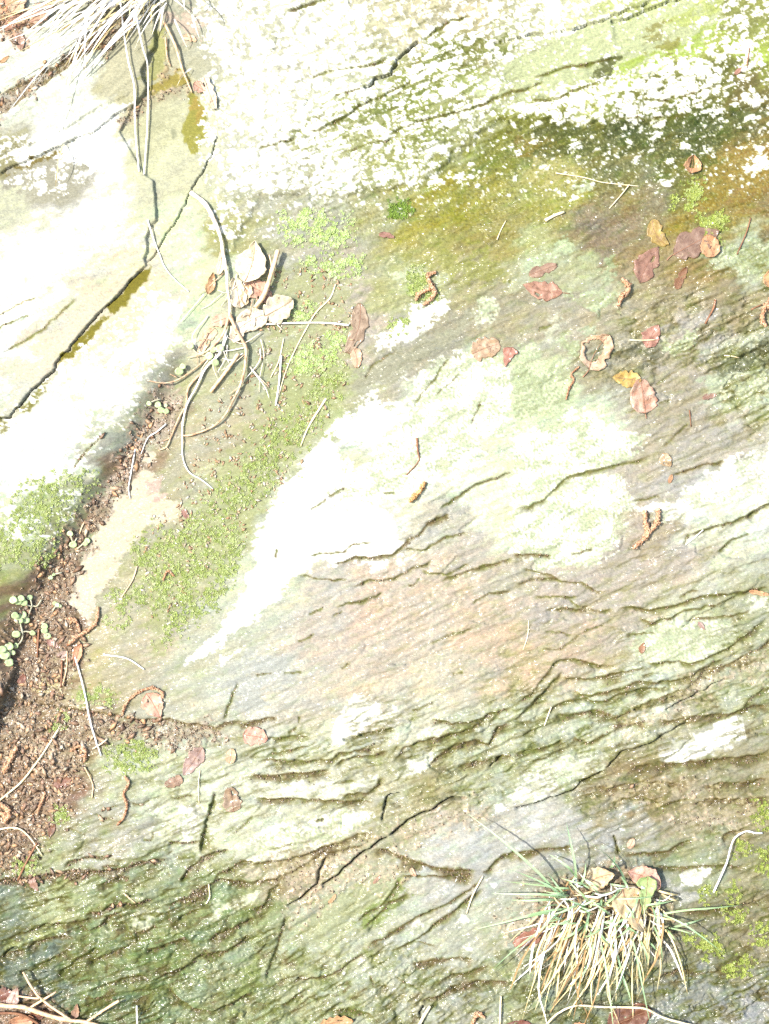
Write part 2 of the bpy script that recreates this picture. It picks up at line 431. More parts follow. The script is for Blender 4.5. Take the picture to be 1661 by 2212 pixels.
patch(T(0, [(700,430),(820,270),(920,330),(960,400),(920,500),(940,560),(880,640),(740,640),(660,600)]), (206,202,156), 8, 5)
patch(T(0, [(960,560),(1060,480),(1170,470),(1250,560),(1100,590),(990,640)]), (162,146,60), 7, 4)
patch(T(0, [(1010,240),(1080,200),(1090,330),(1060,460),(960,560),(940,500),(985,400)]), (176,176,104), 6, 4)
patch(T(0, [(1080,120),(1300,110),(1370,200),(1280,280),(1180,260),(1110,200)]), (224,204,172), 10, 6)
# green face at upper right
patch(T(2, [(-300,650),(-100,470),(0,350),(200,260),(560,170),(1050,30),(1330,-40),(1360,120),(1250,300),(1150,360),(950,440),(800,520),(620,490),(400,590),(200,640),(0,680),(-200,730)]), (212,219,170), 6, 4)
patch(T(2, [(640,440),(900,380),(1180,250),(1330,150),(1240,330),(1000,430),(760,510),(640,480)]), (190,212,104), 12, 8, .25)
patch(T(2, [(1000,130),(1180,60),(1340,20),(1350,100),(1200,170),(1000,190)]), (204,214,130), 12, 8, .25)
patch(T(2, [(1540,380),(1600,330),(1720,320),(1720,400),(1600,410)]), (190,212,104), 8, 5)
patch(T(2, [(830,240),(960,200),(1050,270),(1000,320),(840,310)]), (150,146,84), 12, 6, .3, .8)
patch(T(2, [(520,500),(560,400),(690,395),(640,450),(620,500),(560,540)]), (112,118,70), 6, 4)
patch(T(2, [(-150,200),(0,150),(200,300),(0,380),(-200,450)]), (200,204,160), 10, 6, .2)
patch(T(2, [(1350,980),(1560,960),(1720,1050),(1720,1200),(1450,1300),(1300,1250),(1220,1150),(1280,1020)]), (160,140,60), 14, 8, .35)
patch(T(2, [(0,870),(250,880),(350,950),(250,1000),(60,1000)]), (138,124,44), 14, 8, .4)
patch(T(2, [(150,1060),(320,1020),(420,1060),(380,1180),(200,1200),(90,1150)]), (196,190,120), 12, 8, .3)
patch(T(1, [(880,1360),(930,1320),(990,1350),(960,1400),(890,1400)]), (92,128,16), 5, 4)
patch(T(4, [(960,40),(1150,0),(1500,20),(1661,120),(1500,160),(1250,150),(1150,90)]), (156,160,64), 12, 8, .25)
# dark green streaks below the lichen band
for p_ in ([(0,840),(300,830),(700,835),(1000,800),(1300,770),(1661,720),(1720,760),(1300,860),(900,880),(500,900),(150,900)], [(150,950),(500,920),(800,940),(560,1010),(250,1010)], [(900,960),(1250,900),(1450,880),(1250,1000),(1000,1040)]):
    patch(T(2, p_), (84, 94, 34), 12, 8, .3, .8)
patch(T(1, [(480,830),(700,690),(1000,600),(1100,560),(1000,700),(800,800),(560,860)]), (120, 132, 58), 10, 6, .3, .8)
patch(T(1, [(1130,330),(1300,260),(1661,270),(1661,340),(1400,400),(1250,480),(1000,520)]), (116, 126, 54), 10, 6, .3, .8)
for p_ in ([(560,600),(740,560),(770,690),(745,830),(660,970),(540,1150),(430,1290),(340,1400),(320,1330),(300,1200),(400,1150),(470,1010),(560,900),(600,760)],):
    patch(p_, (176, 188, 108), 16, 14, .35, .75)
# wet dark streaks
patch(T(5, [(1300,720),(1400,640),(1500,600),(1661,540),(1720,540),(1720,690),(1560,740),(1440,760),(1370,760)]), (104,110,70), 7, 6, .25)
patch(T(5, [(740,560),(860,560),(960,600),(1010,680),(930,720),(820,690),(720,640)]), (122,122,92), 9, 6, .3)
patch(T(4, [(640,760),(900,620),(1240,470),(1400,400),(1380,480),(1200,620),(1000,720),(850,830),(620,880)]), (164,164,132), 10, 8, .2)
patch(T(7, [(-40,950),(140,930),(200,1020),(90,1150),(20,1280),(-120,1260),(-200,1120)]), (196,202,194), 16, 12)
patch(T(10, [(560,760),(820,640),(950,700),(860,830),(650,960),(560,1080),(400,1150),(330,1000),(420,850)]), (186,198,140), 14, 10)
patch(T(10, [(650,990),(800,870),(930,700),(980,760),(940,850),(820,960),(700,1060)]), (142,164,76), 8, 6, .2)
patch(T(9, [(1661,1230),(1560,1300),(1540,1420),(1500,1530),(1600,1490),(1720,1400)]), (136,154,70), 8, 6, .2)

# ------------------------------------------------------------------ rock: big relief
def blk(pts, up, soft, wx=None, wy=None):
    sl, sd = poly_field(pts, soft + 30, wx, wy)
    m = np.zeros(X.shape, np.float32)
    ins = inside(pts, X, Y)
    m[ins] = 1
    m[sl] = sstep(-soft, soft, sd)
    return m * up


EDGE_A = T(0, [(1030,-60),(1015,230),(1020,330),(975,375),(970,410),(930,480),(940,540),(965,580),(940,640),(900,680),(860,715)])
LINE_B = T(0, [(0,1145),(90,1100),(200,1055),(330,1000),(420,960),(520,910),(620,880),(690,820),(760,760),(870,710)])
LINE_A = T(0, [(-60,1090),(0,1050),(100,990),(260,945),(400,885),(470,835),(560,775),(660,720),(800,660),(880,610)])
EDGE_B = [(317,384),(335,394),(339,434),(342,480),(329,494),(320,520),(322,547),(315,563),(319,577)]
DIAG = [(319,577),(314,582),(294,603),(267,631),(247,656),(213,686),(187,716),(173,735),(160,750),(157,760),(127,788),(127,801),(103,825),(70,857),(33,903),(0,910)]
CRK_D = [(457,284),(470,300),(467,320),(457,347),(440,377),(419,407),(415,420),(397,457),(377,490),(354,524),(337,553),(319,577)]
TROUGH = [(455,560),(440,660),(420,760),(370,850),(318,925),(262,1010),(212,1090),(150,1190),(90,1290),(40,1420)]
SLAB_A = [(-2600,-2600),(345,-2600)] + EDGE_A + LINE_B[::-1] + [(-2600,900)]
SLAB_B = LINE_B + [(262,290),(317,384)] + EDGE_B[1:] + DIAG[1:] + [(-2600,1900),(-2600,900)]
SLAB_C = DIAG[::-1] + CRK_D[::-1][1:6] + [(455,560)] + TROUGH[1:] + [(-60,1560),(-2600,2900),(-2600,1900)]
SLAB_D = EDGE_A[::-1][:6] + [(345,195),(420,188),(445,230)] + CRK_D + EDGE_B[::-1] + [(262,290),(287,238)]
UPPER = [(345,-2600),(4500,-2600),(4500,200),(1661,230),(1500,262),(1250,272),(1080,262),(1020,300),(960,360),(900,408),(700,425),(560,432),(505,540),(480,480),(470,300),(440,200),(345,120)]
LOWTOP = [(-2600,1520),(0,1510),(120,1525),(270,1545),(420,1566),(480,1562),(580,1548)] + T(7, [(600,1480),(700,1440),(900,1385),(1120,1340),(1280,1360),(1440,1340),(1560,1290),(1661,1250)]) + T(8, [(120,1180),(220,1040),(320,955),(480,970),(650,1000),(820,970),(1060,965),(1260,940),(1450,830),(1640,670)]) + [(4500,900)]
BOTTOP = [(-2600,2000)] + T(9, [(0,740),(300,700),(530,670),(760,655),(960,600),(1120,580),(1400,720),(1661,750)]) + T(10, [(130,830),(280,840),(350,780),(420,750),(520,690),(600,610),(680,545),(800,470),(860,430),(920,390),(980,330),(1060,290),(1140,270),(1190,220),(1260,195),(1370,185),(1661,255)]) + T(11, [(90,240),(170,220),(250,190),(330,165),(400,140),(440,90),(520,50),(590,10)]) + T(8, [(1150,1658),(1400,1590),(1661,1570)]) + [(4500,1300)]

H += blk(SLAB_A, 12, 3)
H += blk(SLAB_B, 6.5, 1.6)
H += blk(UPPER, 6, 9, WX1, WY1)
# gully beside the left slabs: its left flank turns away from the sun
_, d, s, t = line_field(TROUGH, 9000)
dl = np.sqrt(np.where(s > 0, d, 0) ** 2 + 36) - 6
dr = np.sqrt(np.where(s > 0, 0, d) ** 2 + 400) - 20
prof = 44 * (1 - np.exp(-(dl / 40.0) ** 1.35)) + 12 * (1 - np.exp(-dr / 130.0))
fade = sstep(600, 880, Y)
H += prof * fade + np.where(s > 0, 30, 10 + 14 * np.exp(-dr / 200)) * (1 - fade) * 0 + 18 * (1 - fade)
H -= 26 * sstep(900, 1500, Y) * sstep(300, 0, X)
H += 10 * perlin(X / 700, Y / 700, 200) + 6 * perlin(X / 260, Y / 260, 210)
H -= 9 * np.exp(-((Y - 330) / 60.0) ** 2) * sstep(900, 1150, X)

# ------------------------------------------------------------------ rock: slaty cleavage
RP = [  # x, y, step height, wrinkle, wetness
 (150,150,1.6,.5,.05),(100,500,.9,.25,.0),(250,600,.8,.2,.0),(380,400,.3,.1,.05),(430,600,.3,.1,.0),(200,850,1.0,.4,.0),(60,1050,1.0,.6,.1),(120,1150,1.0,.6,.3),
 (600,150,2.2,.5,.05),(700,350,2.6,.6,.1),(950,200,2.6,.6,.15),(1250,80,1.2,.3,.15),(1500,80,1.4,.4,.2),(1400,200,2.0,.6,.1),(1300,310,2.0,1.0,.5),(1500,330,2.0,1.0,.55),(1600,420,1.6,.8,.6),
 (600,480,1.2,.8,.4),(850,470,1.4,1.0,.6),(1100,470,1.4,1.0,.75),(1400,470,1.4,.9,.8),(950,650,1.6,.9,.9),(1250,650,1.6,.8,.9),(1550,650,1.8,.8,.9),
 (650,700,.8,.6,.4),(600,850,.8,.6,.4),(450,1000,.8,.6,.5),(400,1250,.8,.5,.45),(300,1380,1.0,.5,.6),(500,1450,1.0,.4,.65),
 (1050,850,1.2,.9,.25),(1450,850,2.0,.9,.9),(1550,720,5.0,1.9,1.0),(1600,710,5.5,2.0,1.0),(1380,755,3.4,1.5,1.0),(1250,950,1.2,.8,.3),(1000,1000,1.2,.7,.25),(700,1080,1.2,.4,.05),(650,1250,1.4,.4,.15),(1150,1120,1.6,.8,.3),(1550,1070,2.0,.6,.3),
 (1450,1180,2.4,.9,.95),(900,1300,2.0,.8,.9),(1150,1300,2.2,.8,.95),(1400,1330,2.4,.8,.9),(700,1430,1.4,.6,.8),(950,1480,1.6,.7,.85),(1250,1450,2.0,.8,.95),(1450,1400,1.8,.7,.5),
 (600,1640,3.2,.8,.6),(850,1600,3.4,.8,.7),(1150,1580,4.2,1.0,.9),(1400,1520,4.2,.9,.8),(1600,1500,4.0,1.0,.8),(1000,1680,4.0,1.0,.9),(1300,1680,3.6,1.0,.9),(1550,1640,2.6,.6,.5),
 (200,1720,2.2,.8,.8),(400,1760,2.6,.8,.6),(600,1790,2.4,.7,.5),(250,1850,2.6,.8,.8),(450,1880,3.6,1.2,.9),(100,1960,3.2,1.0,.85),(300,2000,4.6,1.5,1.0),(100,2100,4.6,1.5,1.0),(300,2130,4.8,1.7,1.0),(500,2050,4.6,1.7,1.0),
 (480,2160,4.2,1.8,1.0),(640,1880,2.4,.9,.8),(700,2000,2.0,.9,.8),(650,2120,3.4,1.8,1.0),(850,2130,3.2,1.8,1.0),(850,1950,2.0,.7,.75),(1000,2000,1.8,.6,.6),(1000,1850,1.2,.6,.7),(1150,1800,1.4,.6,.75),(1350,1770,2.4,1.0,.8),
 (1550,1760,2.6,1.0,.7),(1450,1900,2.0,.9,.6),(1550,2030,2.8,1.5,.7),(1500,2150,3.4,1.9,.95),(1620,2170,3.4,1.9,1.0),(1200,2120,3.4,1.8,.9),(1050,2130,2.8,1.6,.9),
]
AMP, WRI, WET = spread([(q[0], q[1], q[2], q[3], q[4]) for q in RP], 60, 2)


def terrace(v, sharp=0.82):
    f = np.floor(v)
    r = v - f
    return f + sstep(sharp, 1.0, r) * 0.9 + r * 0.1


def cleave(deg, sa, sc, n, seed):
    a, c = rotc(deg)
    w = fbm(a / 60, c / 40, 3, seed + 3) * 6
    v = perlin(a / sa, (c + w) / sc, seed) * n + 0.45 * n * perlin(a / (sa * .42), (c + w) / (sc * .5), seed + 1) - c / (sc * 1.4)
    r = v - np.floor(v)
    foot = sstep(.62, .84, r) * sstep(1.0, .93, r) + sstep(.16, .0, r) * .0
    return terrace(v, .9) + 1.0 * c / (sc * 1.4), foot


wl = sstep(560, 330, X + 0.35 * (Y - 500)) * sstep(1450, 1150, Y)
wb = sstep(1750, 1950, Y) * sstep(350, 600, X) * sstep(1250, 1000, X)
(h1, f1), (h2, f2) = cleave(21, 230, 34, 2.2, 300), cleave(16, 110, 13, 1.8, 330)
(h3, f3), (h4, f4) = cleave(42, 260, 40, 2.0, 360), cleave(38, 120, 12, 1.8, 390)
(h5, f5), (h6, f6) = cleave(33, 190, 36, 2.2, 420), cleave(30, 90, 13, 1.8, 450)
w20, w33 = (1 - wl) * (1 - wb), (1 - wl) * wb
H += AMP * ((h3 * .7 + h4 * .3) * wl + (h5 * .7 + h6 * .2) * w33 + (h1 * .7 + h2 * .2) * w20) * .8
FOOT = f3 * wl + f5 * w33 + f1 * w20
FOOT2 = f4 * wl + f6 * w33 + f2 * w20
# lens-shaped flakes of slate, each with its own level and tilt
def flakes(deg, sa, sc, seed, wob=1.0):
    a, c = rotc(deg)
    u = (a + wob * 22 * fbm(a / 90, c / 45, 2, seed + 9)) / sa
    v = (c + wob * 9 * fbm(a / 70, c / 36, 3, seed + 11)) / sc
    iu, iv = np.floor(u).astype(np.int32), np.floor(v).astype(np.int32)
    d1 = np.full(X.shape, 9, np.float32)
    d2 = np.full(X.shape, 9, np.float32)
    hgt = np.zeros(X.shape, np.float32)
    for ov in (-1, 0, 1):
        for ou in (-1, 0, 1):
            cu, cv = iu + ou, iv + ov
            h = _perm[(_perm[(cu + seed * 37) & 4095] + cv) & 4095].astype(np.int32)
            r = [(_perm[(h + k) & 4095] / 4096.0).astype(np.float32) for k in (31, 777, 1501, 2222, 3333)]
            du = u - (cu + .1 + .8 * r[0])
            dv = v - (cv + .1 + .8 * r[1])
            d = np.sqrt(du * du + dv * dv)
            new = d < d1
            d2 = np.where(new, d1, np.minimum(d2, d))
            hgt = np.where(new, (r[2] - .5) * 1.3 + (r[3] - .5) * du * 1.3 - (.25 + r[4]) * dv * .9, hgt)
            d1 = np.where(new, d, d1)
    return hgt, d2 - d1


a, c = rotc(26)
fh1, fe1 = flakes(21, 250, 32, 3)
fh2, fe2 = flakes(25, 120, 15, 8)
fh3, fe3 = flakes(34, 240, 40, 13)
low = sstep(1.3, 3.2, AMP)
H += AMP * (1 - wl) * ((fh1 * (1 - wb) + fh3 * wb) * 1.7 + fh2 * .45 * (.35 + .65 * sstep(.6, 1.4, WRI)))
e1 = fe1 * (1 - wb) + fe3 * wb
H -= (1 - wl) * AMP * (.55 * sstep(.10, .0, e1) + .3 * sstep(.12, .0, fe2) * sstep(.5, 1.2, WRI))
# crumpled, wet wrinkles
wr = 1 - 2 * np.abs(fbm((a + WX2) / 110, (c + WY2) / 18, 3, 500))
H += WRI * (2.2 * wr) * (0.22 + .75 * sstep(.3, 1.6, WRI))
H += (0.08 + 0.07 * WRI) * fbm(X / 7, Y / 7, 2, 540)
g1 = fbm((a + WX1) / 52, (c + WY1) / 8, 3, 560, .55)
H += (.14 + .3 * WRI) * g1

# long thin partings that sweep along the cleavage
PART = np.zeros(X.shape, np.float32)
for deg, sa, sc, seed, lev in ((19, 520, 40, 800, (0.0, .2, .42, -.2, -.42)), (25, 400, 30, 830, (.05, -.22, .3)), (32, 460, 36, 860, (0.0, .2, .42, -.2, -.42))):
    a_, c_ = rotc(deg)
    v = fbm(a_ / sa, (c_ + 5 * fbm(a_ / 46, c_ / 30, 3, seed + 4, .6)) / sc, 2, seed, .45)
    gy, gx = np.gradient(v)
    gm = np.sqrt((gx / np.gradient(GXA)[None, :]) ** 2 + (gy / np.gradient(GYA)[:, None]) ** 2) + 1e-4
    wz = (wb if deg == 32 else 1 - wb) * (1 - wl)
    for q, lv in enumerate(lev):
        d = np.abs(v - lv) / gm
        on = sstep(-.2, .25, fbm(a_ / 150, c_ / 50, 2, seed + 50 + q)) * wz
        low_ = (np.sign(v - lv) * np.sign(gy)) > 0
        st = np.clip(AMP, 0, 4.5) * .55
        H += on * st * np.where(low_, -np.exp(-d / 13) * sstep(0, 2, d), .3 * np.exp(-d / 7))
        H -= on * .45 * np.clip(AMP, 0, 4.5) * np.exp(-(d / 1.7) ** 2)
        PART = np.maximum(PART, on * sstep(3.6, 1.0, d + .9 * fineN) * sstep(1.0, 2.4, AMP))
# earth and algae lodged along the split edges of the slate
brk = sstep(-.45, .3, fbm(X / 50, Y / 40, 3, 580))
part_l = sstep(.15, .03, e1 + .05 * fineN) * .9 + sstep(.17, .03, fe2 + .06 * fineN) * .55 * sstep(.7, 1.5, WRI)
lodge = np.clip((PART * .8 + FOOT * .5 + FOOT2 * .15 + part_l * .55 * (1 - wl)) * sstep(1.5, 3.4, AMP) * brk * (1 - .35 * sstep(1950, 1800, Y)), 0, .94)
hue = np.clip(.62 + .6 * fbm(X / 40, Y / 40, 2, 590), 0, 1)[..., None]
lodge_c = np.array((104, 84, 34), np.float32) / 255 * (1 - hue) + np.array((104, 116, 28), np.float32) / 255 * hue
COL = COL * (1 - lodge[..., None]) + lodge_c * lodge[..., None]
# ------------------------------------------------------------------ rock: surveyed cracks and ledges
BRN = np.array((108, 86, 34), np.float32) / 255
GRN = np.array((104, 114, 26), np.float32) / 255


def ledge(pts, step=5.0, tail=34.0, soil=4.0, groove=1.5, tint=0.5, side=1, gw=2.2, jag=0.42):
    """a broken edge: the rock past the line lies `step` lower and climbs back over `tail`; earth and algae lodge in it"""
    sl, d, s, t = line_field(pts, tail * 2.6 + 10, WX1 * jag, WY1 * jag)
    if d is None or d.size == 0:
        return
    s = s * side
    end = sstep(0, .12, t) * sstep(1, .88, t)
    vary = np.clip(0.85 + 0.45 * midN[sl], 0.3, 1.5)
    low = np.where(s > 0, np.exp(-d / tail) * sstep(0, 2.4, d), 0)
    lip = np.where(s < 0, np.exp(-d / (tail * .5)), 0)
    H[sl] += end * vary * (-step * low + 0.28 * step * lip) - groove * np.exp(-(d / gw) ** 2) * end
    off = np.where(s > 0, d * 0.5, d * 1.9)
    w = soil * np.clip(0.75 + 1.1 * tapN[sl], .12, 2.2)
    m = sstep(w + 2.0, w * 0.2, off + .9 * fineN[sl]) * end
    hue = np.clip(tint + 0.55 * midN[sl] + .3 * fineN[sl], 0, 1)[..., None]
    c = BRN * (1 - hue) + GRN * hue
    mm = (m * 0.9)[..., None]
    COL[sl] = COL[sl] * (1 - mm) + c * mm
    SOIL[sl] = np.maximum(SOIL[sl], m * (1 - 0.6 * hue[..., 0]))


def crack(pts, w=2.4, depth=22.0, drop=0.0, tail=60, side=1, jag=0.35):
    sl, d, s, t = line_field(pts, max(30, tail * 2), WX1 * jag, WY1 * jag)
    if d is None or d.size == 0:
        return
    end = sstep(0, .05, t) * sstep(1, .95, t)
    ww = w * (0.75 + 0.7 * np.clip(midN[sl], -.5, 1)) * (0.4 + 0.6 * end)
    H[sl] -= depth * sstep(ww + 1.3, ww * .4, d) * end
    if drop:
        H[sl] -= np.where(s * side > 0, drop * np.exp(-d / tail) * sstep(0, 2, d), 0) * end


def fine(pts, w=1.6, depth=2.2):
    ledge(pts, 1.6, 12, 1.3, depth, .6, 1, w)


crack(EDGE_A, .5, 5, 2, 40, side=-1)
crack(EDGE_B, .7, 3, 2, 60, side=-1)
crack(DIAG, .35, 26, 0, 50, side=-1)
crack(CRK_D, .5, 9, 1, 40, side=-1)
crack(LINE_B, .6, 7, 3, 40)
crack(LINE_A, .5, 5, 2, 24)
for k, p in ((0, [(0,640),(150,560),(280,500),(380,450),(480,360),(560,290),(640,240),(760,160)]), (0, [(740,330),(620,345),(540,390),(440,460),(340,540),(230,600),(120,700),(0,790)])):
    ledge(T(k, p), 6, 30, 5, 3, .2)
for p in ([(690,590),(740,565),(775,525),(850,505),(885,490),(880,460),(910,430),(910,405),(940,380),(1000,325),(1060,280)],):
    crack(T(1, p), 1.8, 20, 6, 40)
for k, p, st in ((1, [(290,890),(380,860),(490,820),(570,770),(640,720),(720,670),(850,620),(940,580),(1050,530)], 6), (1, [(1060,280),(1140,220),(1250,150),(1390,120)], 5),
                 (1, [(330,520),(470,480),(560,460),(720,440),(870,400)], 4), (1, [(780,920),(880,870),(1000,820),(1180,765),(1300,740),(1470,690),(1560,640),(1661,600),(1760,570)], 5),
                 (1, [(500,640),(560,620),(690,590)], 4), (1, [(200,100),(300,60),(420,20),(520,-20)], 4), (1, [(580,1000),(720,950),(830,930),(900,880)], 3), (1, [(0,990),(120,950),(260,910)], 3),
                 (2, [(0,610),(60,590),(200,545)], 4), (2, [(120,520),(240,480),(370,440),(470,430),(560,410),(690,395)], 4), (2, [(100,670),(300,640),(400,590),(500,570),(560,545)], 3),
                 (2, [(560,780),(700,775),(830,770),(1000,770),(1150,740)], 4), (2, [(800,650),(1000,660),(1200,600),(1350,570)], 3), (2, [(1400,500),(1500,480),(1661,440)], 3)):
    ledge(T(k, p), st, 30, 3.2, 2.5, .75)
crack(T(2, [(-160,300),(0,275),(100,235),(220,240),(390,205),(470,180),(570,155),(700,95),(840,60),(900,20)]), 1.3, 12, 5, 40)
crack(T(2, [(620,160),(720,140),(850,90),(960,50),(1080,10),(1180,-40)]), 1.6, 16, 6, 40)
crack(T(2, [(390,210),(430,196),(480,180)]), 2.2, 14)

L = {
 3: [[(0,400),(120,330),(260,270)], [(0,480),(200,380)], [(40,640),(300,480),(520,270)], [(700,1160),(560,1290),(480,1390)]],
 4: [[(1020,960),(1080,880),(1150,800),(1250,650)], [(1150,910),(1250,830),(1310,760)], [(700,800),(740,720),(850,640),(900,620)], [(1390,1090),(1440,980),(1450,940)], [(460,1560),(580,1500)], [(350,1650),(450,1570)], [(820,1530),(900,1528)]],
 5: [[(920,840),(1000,780),(1060,740)], [(1130,640),(1200,560),(1290,500),(1380,450)], [(780,1590),(850,1570),(960,1550)], [(970,1230),(1050,1160),(1140,1080)], [(720,1020),(780,1010),(850,980)], [(160,500),(170,470),(260,450)], [(930,960),(1020,930)]],
 7: [[(330,285),(450,265),(560,255),(620,210),(760,190)], [(330,665),(400,630),(440,615)], [(270,840),(330,810),(380,780)], [(1120,850),(1250,790),(1400,745)], [(0,1050),(100,1035)], [(1000,1290),(1080,1260),(1150,1220)], [(180,1036),(300,1030)], [(550,1010),(610,965)], [(980,470),(1030,460),(1060,425)], [(500,670),(560,640)], [(200,1420),(260,1390)], [(270,1370),(275,1320)], [(120,300),(130,240)], [(1260,1040),(1340,1030)]],
 8: [[(450,780),(520,740),(600,730)], [(180,880),(260,885),(320,880),(380,830),(440,780)], [(1070,560),(1120,520),(1200,500)], [(720,800),(850,780),(930,780)], [(200,770),(320,780),(380,795)], [(1100,210),(1110,170),(1140,140)], [(370,265),(440,260),(520,230)]],
 9: [[(620,290),(680,320),(740,330)], [(850,220),(920,230),(970,200)], [(1100,180),(1160,190),(1260,170)], [(370,390),(450,400),(560,430)], [(1090,660),(1110,700)], [(1000,400),(990,460),(930,470)], [(660,270),(760,240)], [(1500,420),(1560,380),(1640,300)]],
 10: [[(80,520),(160,500),(240,470)], [(500,90),(640,70)], [(380,340),(440,310)], [(900,1340),(1000,1400),(1080,1440)], [(740,1330),(760,1400)], [(1000,1110),(1160,1140)], [(300,720),(330,690)], [(380,1500),(460,1470),(560,1460)], [(560,1400),(620,1380)]],
}
for k, ls in L.items():
    for p in ls:
        fine(T(k, p))
